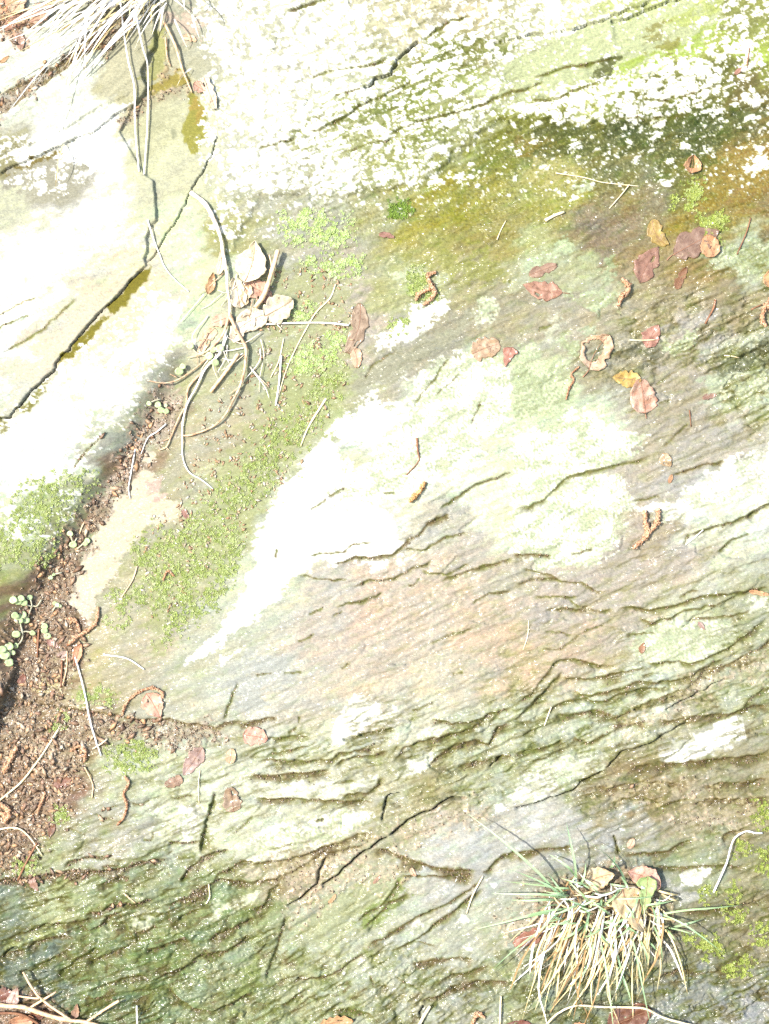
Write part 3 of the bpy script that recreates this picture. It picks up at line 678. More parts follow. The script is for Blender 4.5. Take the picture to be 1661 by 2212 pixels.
# ledges of the wet face and of the broken slate below it: (square, line, step, earth width, greenness)
LG = [
 (4, [(1170,1650),(1260,1580),(1380,1500),(1480,1460),(1661,1390)], 4, 2.2, .6),
 (5, [(0,1640),(120,1620),(200,1580),(290,1480),(380,1420),(500,1390),(640,1360),(760,1340),(850,1310),(900,1280)], 4, 4.2, .85),
 (5, [(1020,1410),(1100,1395),(1200,1360),(1300,1340),(1380,1330)], 4, 2.6, .3), (5, [(1500,1700),(1540,1658),(1600,1620),(1700,1580)], 5, 5, .2),
 (7, [(480,330),(560,320),(640,295),(760,290),(870,280),(930,235),(980,180),(1050,150),(1080,110),(1150,60),(1180,20),(1220,0)], 4, 2.6, .2),
 (7, [(1090,80),(1160,50),(1250,10)], 3, 7, .15),
 (7, [(270,405),(380,425),(500,440),(600,430)], 3, 1.6, .4), (7, [(600,480),(690,450),(790,435),(880,430),(960,390),(1010,360),(1080,345),(1140,300)], 4, 2.4, .4),
 (7, [(1070,370),(1130,390),(1220,400),(1300,370),(1380,330)], 3.5, 2.2, .8), (7, [(510,610),(600,585),(690,575),(760,540),(830,510)], 3, 1.8, .7),
 (7, [(1190,460),(1230,420),(1330,400),(1450,350),(1560,330),(1661,290)], 4, 3.2, .5), (8, [(0,280),(80,270),(180,275),(260,285)], 4, 3.4, .2),
 (7, [(1390,590),(1440,560),(1500,530),(1600,515),(1661,505)], 3, 1.8, .4), (8, [(0,470),(100,440),(200,430),(280,435),(350,450),(440,455),(520,500),(610,520)], 3.5, 2.6, .5),
 (7, [(-120,1380),(0,1350),(60,1330),(150,1320)], 3, 3.0, .1), (7, [(930,240),(1000,238),(1080,240),(1150,200),(1200,170),(1290,145),(1380,135)], 3, 1.8, .6),
 (7, [(1120,1340),(1200,1350),(1280,1360),(1380,1360),(1440,1340),(1480,1310),(1560,1290),(1661,1250)], 5, 3.4, .5),
 (8, [(0,1230),(60,1210),(120,1180),(170,1110),(220,1040),(260,980),(320,955),(400,950),(480,970),(560,990),(650,1000)], 4, 2.2, .5),
 (7, [(60,1460),(180,1450),(280,1445),(350,1440)], 4, 2.4, .7), (7, [(80,1560),(160,1555),(250,1530),(330,1505),(400,1480)], 4, 2.6, .7),
 (7, [(0,1600),(100,1600),(200,1605),(300,1605),(400,1600),(480,1600),(540,1560),(600,1550),(700,1530),(800,1500)], 5, 3.6, .4), (7, [(500,1650),(560,1600),(640,1580),(760,1570),(860,1540)], 5, 4.2, .4),
 (7, [(610,1470),(660,1440),(760,1420),(860,1400),(900,1385)], 5, 3.4, .5), (7, [(880,1620),(930,1560),(960,1520),(1050,1480),(1150,1460),(1250,1440),(1400,1400),(1470,1350),(1500,1310)], 6, 5.5, .45),
 (7, [(1100,1658),(1180,1580),(1300,1500),(1420,1470),(1500,1500),(1560,1400),(1661,1350)], 6, 6, .3), (7, [(1280,1658),(1400,1620),(1500,1600),(1590,1580),(1661,1560)], 5, 5, .3),
 (8, [(70,360),(150,385),(230,400),(290,430),(350,450)], 3, 2, .5), (8, [(130,545),(220,540),(330,540),(420,550)], 3, 1.8, .8), (8, [(350,550),(420,600),(500,610)], 3, 1.8, .7),
 (8, [(200,625),(330,620),(480,630),(600,640),(650,620)], 4, 3, .4), (8, [(650,630),(750,610),(850,630),(920,625),(1000,610),(1100,590),(1150,560),(1250,540),(1350,530),(1460,520),(1560,500),(1700,485)], 6, 4.6, .45),
 (8, [(800,660),(860,700),(900,725),(960,690),(1020,680),(1100,640),(1180,620),(1300,600),(1400,560),(1480,530)], 4.5, 2.8, .7), (8, [(1100,700),(1170,690),(1300,680),(1400,670),(1500,650),(1550,620)], 3.5, 2.4, .4),
 (8, [(1130,140),(1220,120),(1300,95),(1380,75),(1480,40),(1560,0),(1661,-50)], 5, 3, .6), (8, [(1310,260),(1360,220),(1420,170),(1540,130)], 3.5, 2.4, .8),
 (8, [(820,970),(900,975),(980,970),(1060,965),(1130,980),(1200,960),(1260,940),(1350,900),(1450,830),(1540,770),(1600,720),(1640,670)], 6, 3.4, .65), (8, [(300,1060),(400,1075),(480,1080),(560,1070),(640,1050),(720,1030),(800,1010),(860,980)], 6, 4.4, .45),
 (8, [(350,1150),(400,1160),(460,1190),(540,1180),(620,1160),(720,1140),(800,1090),(880,1100),(980,1095),(1100,1080),(1250,1000),(1340,930)], 6, 4.6, .5), (8, [(0,1360),(80,1290),(150,1210),(200,1150),(290,1060),(310,1020)], 6, 5, .6),
 (8, [(200,1310),(280,1250),(370,1220),(480,1210),(560,1230),(640,1200),(700,1180),(800,1150),(900,1140),(1040,1130)], 5, 3.2, .7), (8, [(240,1310),(330,1320),(420,1310),(520,1290),(600,1300),(680,1330),(740,1290),(820,1250),(900,1220),(1040,1170),(1150,1130)], 6, 5, .45),
 (8, [(0,1560),(80,1540),(180,1530),(260,1500),(330,1470)], 5, 4, .7), (8, [(390,1440),(430,1480),(500,1495),(560,1460),(600,1430)], 5, 2.4, .6),
 (8, [(1100,1120),(1180,1090),(1260,1020),(1350,1000),(1450,960),(1560,900),(1600,880),(1700,800)], 6, 7, .2), (8, [(900,1360),(1080,1340),(1200,1320),(1350,1310),(1440,1290),(1500,1270),(1560,1250),(1700,1275)], 5, 4.4, .3),
 (8, [(1480,1260),(1540,1200),(1600,1150),(1700,1125)], 5, 3, .6), (8, [(700,1658),(850,1640),(1000,1630),(1200,1610),(1400,1590),(1700,1565)], 6, 7, .25), (8, [(640,1390),(760,1370),(860,1360)], 4, 6, .2),
 (9, [(400,660),(450,610),(530,580),(620,575),(700,570),(750,550)], 4, 2.6, .3), (9, [(660,630),(720,635),(770,630)], 3, 2.6, .3),
 (9, [(1090,470),(1160,475),(1230,480),(1290,470)], 4, 2.6, .5), (9, [(1150,740),(1220,650),(1300,580),(1400,540),(1500,515)], 6, 4, .45),
 (9, [(1380,720),(1420,680),(1500,640),(1560,600),(1661,590)], 5, 3.6, .5), (9, [(1050,900),(1150,860),(1240,820),(1320,770),(1400,720),(1500,720),(1600,740),(1661,740)], 7, 8, .3),
 (9, [(540,960),(640,930),(720,880),(800,880),(880,870),(950,850),(1020,860)], 7, 4, .4), (9, [(-40,1150),(0,1130),(100,1090),(180,1060),(300,1020),(430,1010)], 7, 3, .7),
 (9, [(150,1180),(240,1140),(330,1110),(430,1100),(480,1115)], 7, 5, .15), (9, [(-40,1250),(0,1230),(60,1210),(150,1190)], 7, 6, .3), (9, [(420,1020),(520,1000),(600,970)], 6, 4, .5), (9, [(500,1030),(560,1060),(620,1040),(700,1000)], 6, 4, .4),
 (9, [(560,1280),(650,1220),(740,1190),(830,1160)], 7, 5, .5), (9, [(940,1170),(1040,1150),(1130,1110),(1240,1090)], 7, 6, .3), (9, [(800,990),(830,1040),(870,1080),(920,1110)], 6, 5, .7), (9, [(870,1050),(960,1040),(1010,1000)], 6, 4, .4),
 (9, [(1000,1300),(1100,1310),(1200,1280),(1300,1200),(1400,1190),(1500,1170),(1600,1080),(1661,1060)], 7, 6, .5), (9, [(1060,1400),(1120,1440),(1180,1500),(1280,1560),(1380,1570),(1480,1530),(1560,1480),(1661,1440)], 7, 5, .55),
 (9, [(560,1450),(680,1400),(780,1360),(900,1340),(980,1340)], 7, 5, .5), (9, [(540,1500),(640,1490),(740,1500)], 6, 5, .6), (9, [(100,1340),(240,1290),(380,1210),(480,1180)], 7, 4, .8), (9, [(340,1370),(420,1300),(520,1230),(640,1150)], 6, 4, .85),
 (9, [(1080,920),(1130,1000),(1180,950),(1300,900)], 5, 4, .6), (9, [(1340,1110),(1440,1060),(1560,1000),(1661,960)], 6, 4.5, .35), (9, [(640,760),(760,720),(840,700)], 5, 3, .7), (9, [(640,1030),(700,960),(790,930)], 6, 4, .3),
 (10, [(-60,40),(0,40),(100,45),(200,40),(300,30),(400,15),(500,0)], 5, 5, .2), (10, [(-40,190),(0,190),(120,200),(250,190),(380,195),(520,205),(700,210),(780,215)], 5, 3.2, .3),
 (10, [(550,180),(620,160),(720,150),(780,110),(800,70),(795,40)], 4, 4, .3), (10, [(-60,625),(0,610),(120,590),(260,570),(400,520),(520,480),(640,430),(780,380)], 6, 6, .3), (10, [(-60,740),(0,730),(130,710),(240,650),(330,610),(440,540),(580,520),(740,480)], 5, 5, .25),
 (10, [(740,520),(850,530),(920,560),(1020,600),(1130,630),(1250,650),(1350,660),(1440,670)], 5, 9, .2), (10, [(930,680),(1040,690),(1150,690),(1280,690),(1400,690)], 3, 3, .3), (10, [(1470,680),(1520,620),(1600,560),(1680,530)], 5, 5, .5),
 (10, [(640,1000),(660,970),(740,920),(840,850),(930,700)], 4, 3.4, .7), (10, [(690,1030),(760,970),(840,880),(960,820),(1000,800)], 4, 4, .6), (10, [(700,1170),(740,1120),(820,1090),(900,1040),(990,980),(1080,930),(1160,900),(1250,860),(1370,780),(1470,690)], 4, 2.6, .4),
 (10, [(860,1190),(960,1140),(1060,1080),(1140,1010),(1240,940),(1340,870),(1420,800),(1480,760)], 5, 4.4, .5), (10, [(260,1360),(400,1350),(500,1330),(580,1270),(640,1220),(700,1190)], 5, 4, .3),
 (10, [(1050,1500),(1150,1480),(1240,1430),(1350,1390),(1450,1370),(1661,1380)], 6, 6, .15), (10, [(1000,1260),(1100,1250),(1200,1230),(1300,1220),(1420,1230)], 4, 5, .2), (10, [(-40,920),(0,900),(60,870),(100,780),(170,740)], 5, 6, .6),
 (10, [(480,1570),(600,1560),(700,1580),(760,1600)], 6, 7, .85), (10, [(160,1540),(240,1480),(330,1420)], 6, 4, .6), (10, [(1160,1390),(1260,1330),(1400,1310),(1520,1260)], 5, 4, .4),
 (11, [(600,250),(700,200),(830,180),(920,210),(960,240),(1050,210),(1170,190)], 5, 4, .6), (11, [(660,430),(680,500),(690,560)], 4, 2.5, .5), (11, [(700,560),(800,545),(920,550),(1000,530),(1100,480),(1180,450)], 5, 4, .4),
 (11, [(1140,240),(1260,200),(1400,210),(1530,200),(1680,190)], 5, 5, .2), (11, [(1340,450),(1420,410),(1500,390)], 5, 4, .2), (11, [(900,640),(1100,640),(1300,620),(1500,640)], 3, 3, .4), (11, [(1030,900),(1250,930),(1480,880),(1680,850)], 4, 4, .3),
 (11, [(1200,130),(1340,90),(1480,100),(1661,60)], 5, 6, .3), (11, [(500,140),(700,110),(900,90),(1150,110)], 4, 8, .25), (11, [(930,1350),(1050,1300),(1200,1320),(1400,1280)], 5, 4, .3), (11, [(0,560),(200,520),(400,500)], 3, 4, .3),
]
for k, p, st, so, gr in LG:
    thin = k in (4, 5) or (k in (7, 8) and p[0][1] < 900)
    ledge(T(k, p), st * 1.25, 26 if st < 6 else 34, so * (1.1 if thin else 1.75), 1.4 + so * .2, gr)
# wide earth-filled ledge at the left
ledge(T(9, [(-120,760),(0,740),(150,720),(300,700),(400,680),(530,670),(650,660),(760,655),(860,630),(960,600),(1060,590),(1120,580)]), 9, 30, 13, 3, .0)
ledge(T(6, [(-60,1200),(0,1210),(100,1220),(200,1240),(400,1270),(600,1290),(800,1320),(960,1340),(1100,1340),(1250,1370),(1400,1390),(1450,1360),(1661,1350)]), 7, 30, 5, 3, .15)
ledge(T(9, [(1300,560),(1312,430),(1335,330),(1365,240),(1392,135)]), 9, 26, 5, 2, .95, side=1)
ledge(T(10, [(50,1380),(90,1280),(130,1160),(160,1060),(195,930)]), 7, 24, 2.2, 3, .6)
ledge(T(6, [(1440,1350),(1480,1250),(1540,1100)]), 3.5, 14, 2.6, 2, .7)
for p, w in (([(810,330),(830,260),(840,190),(870,165),(940,155)], 1.6), ([(420,750),(520,690),(600,610),(680,545),(720,520),(800,470),(860,430)], 1.7), ([(860,430),(920,390),(980,330),(1060,290),(1140,270),(1190,220),(1260,195),(1370,185)], 2.3), ([(200,880),(280,840),(350,780),(395,740),(410,660),(440,590),(460,570)], 1.7), ([(1080,1650),(1060,1580),(1080,1530)], 1.4)):
    crack(T(10, p), w, 20, 3, 30)
crack(T(11, [(0,255),(90,240),(170,220),(250,190),(330,165),(400,140),(440,90),(520,50),(590,10)]), 1.3, 14, 4, 30)
crack(T(8, [(600,1658),(650,1610),(710,1550),(800,1530),(880,1500),(960,1450),(1030,1410),(1080,1380),(1150,1360)]), 1.4, 14, 4, 30)
crack(T(8, [(980,1280),(1050,1240),(1110,1220),(1180,1180),(1250,1150),(1290,1110),(1380,1070)]), 1.3, 12, 4, 30)
crack(T(7, [(1510,1650),(1540,1620),(1600,1580)]), 1.4, 12)
crack(T(11, [(660,430),(680,500),(690,560)]), 1.1, 10)
crack(T(9, [(0,1218),(60,1190),(110,1175)]), 2.0, 16, 3, 30)

# earth beds
EARTH = np.array((126, 102, 76), np.float32) / 255


def earth(pts, rgb, rag=12, soft=6, up=2.0, amt=.95):
    sl, sd = poly_field(pts, 45, WX1, WY1)
    m = sstep(-soft * 2.0, soft * 2.0, sd + rag * 1.5 * midN[sl] + rag * 1.3 * fineN[sl]) * amt * (.5 + .5 * sstep(-.75, .05, ragN[sl]))
    c = np.array([min(255, q * 1.15 + 22) for q in rgb], np.float32) / 255 * (1 + .22 * fineN[sl] + .15 * midN[sl])[..., None]
    COL[sl] = COL[sl] * (1 - m[..., None]) + c * m[..., None]
    SOIL[sl] = np.maximum(SOIL[sl], m)
    H[sl] += m * (up + 1.8 * fineN[sl] + 2.2 * midN[sl])


earth(T(0, [(-80,680),(0,640),(150,560),(280,500),(380,450),(480,360),(560,290),(640,240),(700,200),(750,150),(800,130),(790,260),(740,330),(620,330),(540,370),(450,430),(380,500),(250,590),(150,680),(60,760),(0,830),(-80,860)]), (132,108,84), 8, 4)
earth(T(0, [(740,330),(800,150),(900,160),(880,200),(820,260),(760,330),(700,400)]), (138,116,82), 6, 4)
earth(T(0, [(760,810),(890,710),(960,650),(1100,600),(1230,585),(1260,615),(1100,640),(1000,690),(940,740),(870,810),(800,840)]), (142,122,92), 6, 4)
earth(T(0, [(1030,500),(1080,440),(1150,450),(1170,490),(1090,510),(1060,560)]), (150,124,84), 5, 3)
earth(T(0, [(-80,60),(100,60),(230,110),(240,190),(180,230),(190,340),(120,330),(80,250),(-80,260)]), (146,96,64), 10, 5)
earth(T(3, [(990,900),(1060,860),(1130,850),(1200,900),(1150,1050),(1050,1180),(920,1330),(840,1480),(700,1658),(560,1658),(700,1450),(790,1290),(880,1120)]), (156,130,106), 12, 7, 1)
earth(T(6, [(560,0),(700,0),(620,110),(560,260),(490,360),(450,540),(420,640),(500,720),(560,860),(500,980),(420,1100),(400,1210),(200,1240),(0,1220),(-80,1100),(30,1030),(60,880),(60,700),(180,540),(250,380),(330,280),(430,130)]), (126,98,72), 12, 7, 2)
earth(T(6, [(-80,1240),(200,1250),(400,1290),(700,1320),(950,1360),(1250,1380),(1420,1400),(1440,1470),(1250,1530),(1050,1500),(700,1440),(600,1520),(500,1658),(-80,1658)]), (148,120,90), 14, 8, 2, .9)
earth(T(9, [(-80,-40),(480,-40),(500,90),(430,260),(330,330),(300,430),(240,480),(200,640),(0,700),(-80,700)]), (140,106,78), 14, 7, 2, .92)
earth(T(11, [(360,700),(560,620),(900,640),(1000,900),(980,1050),(700,1080),(300,1050),(150,1000),(160,800)]), (138,110,78), 12, 6, 6)
earth(T(9, [(-80,1440),(100,1450),(280,1500),(420,1600),(520,1700),(-80,1720)]), (126,90,66), 10, 6, 3)
earth(T(6, [(170,1500),(260,1450),(330,1500),(300,1658),(150,1658)]), (182,152,112), 10, 6, 0, .8)
earth(T(6, [(180,1180),(260,1060),(380,1080),(380,1180),(240,1210)]), (176,160,90), 8, 5, 0, .85)
for k, poly in ((11, [(180,760),(-60,1000),(60,1150),(200,1080)]), (10, [(900,420),(1000,330),(1300,230),(1500,260),(1450,340),(1200,380),(1000,480),(930,520)]), (10, [(100,620),(400,560),(640,480),(760,500),(500,680),(300,820),(180,800)]),
                (10, [(430,760),(640,640),(900,620),(960,680),(800,720),(560,760),(400,900),(250,960),(240,880)]), (8, [(1150,1060),(1330,1040),(1560,960),(1661,900),(1661,1030),(1400,1060),(1280,1140),(1000,1330),(700,1420),(780,1340),(1000,1290)]), (11, [(600,150),(1000,90),(1300,110),(1200,160),(900,180),(640,210)]), (11, [(1150,260),(1400,220),(1600,250),(1500,360),(1250,400),(1060,350)])):
    earth(T(k, poly), (172,150,116), 22, 10, 0.6, .62)

# ------------------------------------------------------------------ rock: white crustose lichen
def density(parts):
    d = np.zeros(X.shape, np.float32)
    for pts, v, soft in parts:
        sl, sd = poly_field(pts, soft + 20, WX2 * .5, WY2 * .5)
        m = sstep(-soft, soft, sd)
        d[sl] = d[sl] * (1 - m) + v * m
    return d


DENS = density([
 ([(440,-60),(1000,-60),(1720,-60),(1720,235),(1500,262),(1250,270),(1080,262),(1020,305),(900,410),(700,430),(560,440),(505,540),(470,400),(445,200)], .62, 22),
 ([(450,-60),(820,-60),(850,60),(760,200),(700,330),(560,400),(490,480),(455,200)], .84, 40),
 (T(1, [(650,0),(1000,-20),(1300,20),(1380,100),(1100,230),(900,280),(700,300)]), .45, 20),
 (T(1, [(0,930),(560,980),(700,1150),(560,1290),(300,1300),(0,1240)]), .9, 20), (T(1, [(950,1150),(1150,980),(1420,870),(1420,960),(1250,1050),(1100,1200),(1330,1290),(1150,1290),(930,1260)]), .92, 16),
 (T(2, [(-60,470),(0,370),(200,270),(560,180),(1050,40),(1330,10),(1350,120),(1250,290),(1100,350),(900,420),(780,500),(600,480),(400,560),(200,620),(0,620)]), .08, 12),
 (T(2, [(0,90),(120,110),(380,110),(400,190),(170,220),(0,230)]), .95, 10), (T(2, [(580,520),(760,490),(980,440),(1340,380),(1350,570),(1000,680),(700,800),(400,790),(150,760),(420,620)]), .93, 14), (T(2, [(0,700),(150,660),(430,700),(600,790),(420,810),(200,790),(0,790)]), .9, 14),
 (T(2, [(1360,350),(1430,100),(1560,30),(1720,0),(1720,300),(1560,320),(1480,420)]), .55, 14), (T(2, [(1200,820),(1400,740),(1720,700),(1720,900),(1500,930),(1450,900)]), .6, 16),
 ([(1000,300),(1080,270),(1250,278),(1500,268),(1720,240),(1720,400),(1500,400),(1300,420),(1060,420),(900,470),(560,500),(560,430),(900,412)], .16, 26), (T(2, [(1450,950),(1560,940),(1720,980),(1720,1120),(1600,1110)]), .62, 14),
 (T(0, [(-60,960),(100,900),(300,960),(200,1050),(80,1090),(-60,1110)]), .8, 8), (T(0, [(380,960),(520,880),(700,850),(600,990),(430,1030)]), .7, 8), (T(0, [(0,1190),(180,1120),(300,1080),(560,1080),(560,1180),(400,1260),(160,1240)]), .55, 8), (T(0, [(500,840),(700,720),(860,640),(860,690),(700,790),(560,890)]), .75, 6), (T(0, [(60,700),(250,560),(480,480),(440,560),(250,700),(120,800)]), .2, 8),
 ([(30,905),(150,790),(330,620),(400,680),(350,800),(280,900),(190,1010),(100,1060),(0,1100),(-40,1000)], .5, 20), ([(-40,960),(120,960),(150,1060),(60,1120),(-40,1120)], .72, 16), ([(60,880),(200,760),(240,720),(260,760),(160,860),(90,920)], .25, 10),
 (T(0, [(1270,560),(1420,420),(1500,800),(1520,1100),(1500,1500),(1420,1100),(1340,900)]), .7, 10), ([(440,320),(470,300),(478,420),(440,420)], .3, 8),
 ([(0,1040),(150,1030),(200,1060),(130,1170),(0,1180)], .4, 14),
])
JL = int(np.searchsorted(GYA, 1220))
alL, acL, dnL, fiL = al[:JL], ac[:JL], DENS[:JL], fineN[:JL]
ragL = fbm(alL / 15, acL / 10, 3, 700, .65)
LX, LY = alL + WX1[:JL] * .8, (acL + WY1[:JL] * .8) * 1.22
lich = np.zeros(LX.shape, np.float32)
for cs, rmin, rmax, seed, mul in ((36, .26, .66, 1, .66), (20, .24, .66, 2, .8), (12, .22, .6, 3, .8), (8.2, .22, .5, 4, .7)):
    ix, iy = np.floor(LX / cs).astype(np.int32), np.floor(LY / cs).astype(np.int32)
    for oy in (-1, 0, 1):
        for ox in (-1, 0, 1):
            cx, cy = ix + ox, iy + oy
            h = _perm[(_perm[(cx + seed * 577) & 4095] + cy) & 4095]
            rx, ry, rr, rp = ((_perm[(h + q) & 4095] * np.float32(1 / 4096)).astype(np.float32) for q in (17, 911, 2003, 3001))
            d = np.sqrt((LX - (cx + .1 + .8 * rx) * cs) ** 2 + (LY - (cy + .1 + .8 * ry) * cs) ** 2)
            rad = cs * (rmin + (rmax - rmin) * rr * rr) * (0.5 + 0.62 * dnL)
            lich = np.maximum(lich, sstep(rad + 1.4, rad - 1.1, d + cs * .20 * ragL) * (rp < (dnL if cs > 15 else np.sqrt(dnL) * .8) * mul))
seam = np.abs(fbm(alL / 150, acL / 17, 3, 720, .55)) * 2.2                 # bare seams along the bedding
LICH[:JL] = np.clip(lich * (1 - .7 * sstep(.3, .12, seam) * sstep(1.02, .6, dnL) - .25 * sstep(.25, .1, seam)), 0, 1)
LICH *= (1 - .9 * sstep(.25, .6, SOIL))
lc = np.array((252, 253, 247), np.float32) / 255 * (1 + .02 * midN)[..., None]
COL = COL * (1 - LICH[..., None] * .97) + lc * LICH[..., None] * .97
H += LICH * 0.9

spk = sstep(.25, .7, fbm(X / 5, Y / 5, 2, 640)) * sstep(620, 430, Y) * sstep(520, 700, X) * sstep(230, 300, Y) * .55
COL = COL * (1 - spk[..., None]) + np.array((214, 216, 176), np.float32) / 255 * spk[..., None]
spk = sstep(.25, .75, fbm(X / 6, Y / 6, 2, 650)) * sstep(700, 430, Y) * sstep(520, 700, X) * sstep(230, 300, Y) * .5 * (1 - LICH)
COL = COL * (1 - spk[..., None]) + np.array((92, 92, 36), np.float32) / 255 * spk[..., None]
# bare mineral specks: fine pale and dark grains everywhere
sp = fbm(X / 4.9, Y / 4.9, 2, 600)
COL *= (1 + .075 * sp * (1 - LICH))[..., None]
upr = sstep(480, 400, Y - .1 * X) * sstep(620, 900, X)
ulf = sstep(950, 780, Y) * sstep(520, 440, X)
bot = sstep(1780, 1960, Y + .1 * X)
sat = np.clip(.82 + .24 * upr + .12 * ulf + .02 * bot, 0, 1.05)[..., None]
gl = COL.mean(-1, keepdims=True)
COL = np.clip(gl + (COL - gl) * sat, 0.02, 1.0)
COL = COL ** (np.clip(.88 + .12 * LICH + .18 * upr + .07 * bot, 0, 1.08)[..., None] + .3 * sstep(.62, .86, COL) * sstep(.985, .955, COL) * (1 - LICH[..., None]))

# wetness: lichen crust, dry slabs and pale crust shed the film
lum = COL.mean(-1)
WETM = np.clip(WET * (1 - .85 * LICH) * (1 - .75 * sstep(.86, .95, lum)) + .35 * SOIL * sstep(600, 1200, Y), 0, 1)
WETM *= .25 + .75 * sstep(-.35, .35, fbm(al / 70, ac / 30, 3, 620))

# reflectance from the display values of the survey
LIN = np.where(COL > .04045, ((COL + .055) / 1.055) ** 2.4, COL / 12.92)
mm = LIN.mean(-1)
ALB = LIN * ((1 + .55 * sstep(.78, .98, mm)) / GAIN)[..., None] * np.stack([np.ones_like(WETM), 1 - .02 * WETM, .95 - .07 * WETM], -1)


def blur(a, n):
    for ax in (0, 1):
        k = np.cumsum(np.pad(a, [(n + 1, n) if i == ax else (0, 0) for i in (0, 1)], mode='edge'), axis=ax, dtype=np.float64)
        a = (np.take(k, range(2 * n + 1, k.shape[ax]), ax) - np.take(k, range(0, k.shape[ax] - 2 * n - 1), ax)) / (2 * n + 1)
    return a.astype(np.float32)


# wind down noise-free: clip spikes of the relief so that nothing stands as a needle
H = np.minimum(H, blur(H, 2) + 4)
HS = np.maximum(blur(H, 3), blur(H, 1)) + .6      # the level on which loose things lie


def sample(A, x, y):
    x = np.atleast_1d(np.asarray(x, np.float64))
    y = np.atleast_1d(np.asarray(y, np.float64))
    i = np.clip(np.searchsorted(GXA, x) - 1, 0, NX - 2)
    j = np.clip(np.searchsorted(GYA, y) - 1, 0, NY - 2)
    fx = np.clip((x - GXA[i]) / (GXA[i + 1] - GXA[i]), 0, 1)
    fy = np.clip((y - GYA[j]) / (GYA[j + 1] - GYA[j]), 0, 1)
    return (A[j, i] * (1 - fx) + A[j, i + 1] * fx) * (1 - fy) + (A[j + 1, i] * (1 - fx) + A[j + 1, i + 1] * fx) * fy

# ------------------------------------------------------------------ materials
def mat(name):
    m = bpy.data.materials.new(name)
    m.use_nodes = True
    nt = m.node_tree
    return m, nt, nt.nodes, nt.links, nt.nodes['Principled BSDF']


def noise(n, l, vec, scale, detail=3, rough=.55, dist=0.0):
    t = n.new('ShaderNodeTexNoise')
    t.inputs['Scale'].default_value = scale
    t.inputs['Detail'].default_value = detail
    t.inputs['Roughness'].default_value = rough
    t.inputs['Distortion'].default_value = dist
    if vec is not None:
        l.new(vec, t.inputs['Vector'])
    return t.outputs['Fac']


def math_node(n, l, op, a, b=None, c=None, clamp=False):
    t = n.new('ShaderNodeMath')
    t.operation = op
    t.use_clamp = clamp
    for i, v in enumerate((a, b, c)):
        if v is None:
            continue
        if isinstance(v, (int, float)):
            t.inputs[i].default_value = v
        else:
            l.new(v, t.inputs[i])
    return t.outputs[0]


def remap(n, l, v, a, b, c, d):
    t = n.new('ShaderNodeMapRange')
    l.new(v, t.inputs['Value'])
    for i, q in zip(('From Min', 'From Max', 'To Min', 'To Max'), (a, b, c, d)):
        t.inputs[i].default_value = q
    return t.outputs['Result']


def mixc(n, l, f, a, b, mode='MIX'):
    t = n.new('ShaderNodeMix')
    t.data_type = 'RGBA'
    t.blend_type = mode
    for sock, v in ((t.inputs['Factor'], f), (t.inputs['A'], a), (t.inputs['B'], b)):
        if isinstance(v, (int, float)):
            sock.default_value = v
        elif isinstance(v, tuple):
            sock.default_value = (*v, 1)
        else:
            l.new(v, sock)
    return t.outputs['Result']


def make_rock_mat():
    m, nt, n, l, p = mat('wet_slate')
    tc = n.new('ShaderNodeTexCoord').outputs['Object']
    rot = n.new('ShaderNodeMapping')
    rot.inputs['Rotation'].default_value = (0, 0, math.radians(-24))
    rot.inputs['Scale'].default_value = (1.0, 2.6, 1.0)
    l.new(tc, rot.inputs['Vector'])
    g = rot.outputs['Vector']
    ca = n.new('ShaderNodeAttribute')
    ca.attribute_name = 'reflectance'
    wa = n.new('ShaderNodeAttribute')
    wa.attribute_name = 'wetness'
    wet = wa.outputs['Fac']
    n1 = noise(n, l, tc, 520, 3, .6)
    n2 = noise(n, l, g, 190, 4, .65, .4)
    n3 = noise(n, l, tc, 1300, 2, .5)
    v1 = remap(n, l, n1, .25, .75, .84, 1.16)
    v2 = remap(n, l, n2, .25, .75, .78, 1.22)
    v3 = remap(n, l, n3, .3, .7, .94, 1.06)
    f = math_node(n, l, 'MULTIPLY', math_node(n, l, 'MULTIPLY', v1, v2), v3)
    cm = n.new('ShaderNodeVectorMath')
    cm.operation = 'SCALE'
    l.new(ca.outputs['Color'], cm.inputs[0])
    l.new(f, cm.inputs['Scale'])
    l.new(cm.outputs['Vector'], p.inputs['Base Color'])
    rough = remap(n, l, wet, 0, 1, .92, .55)
    l.new(rough, p.inputs['Roughness'])
    p.inputs['Specular IOR Level'].default_value = .28
    b1 = n.new('ShaderNodeBump')
    b1.inputs['Strength'].default_value = .8
    b1.inputs['Distance'].default_value = .0006
    hh = math_node(n, l, 'ADD', math_node(n, l, 'MULTIPLY', n2, .8), math_node(n, l, 'MULTIPLY', n1, .35))
    l.new(hh, b1.inputs['Height'])
    l.new(b1.outputs['Normal'], p.inputs['Normal'])
    # film of water: its own, glossier ripple
    w1 = noise(n, l, g, 56, 0, .5, .3)
    w2 = noise(n, l, g, 150, 0, .5, .2)
    wb = n.new('ShaderNodeBump')
    wb.inputs['Strength'].default_value = 1.0
    wb.inputs['Distance'].default_value = .0048
    l.new(math_node(n, l, 'ADD', w1, math_node(n, l, 'MULTIPLY', w2, .5)), wb.inputs['Height'])
    l.new(wb.outputs['Normal'], p.inputs['Coat Normal'])
    l.new(math_node(n, l, 'MULTIPLY', wet, 1.0, clamp=True), p.inputs['Coat Weight'])
    p.inputs['Coat Roughness'].default_value = .16
    p.inputs['Coat IOR'].default_value = 1.36
    return m


M = {'rock': make_rock_mat()}


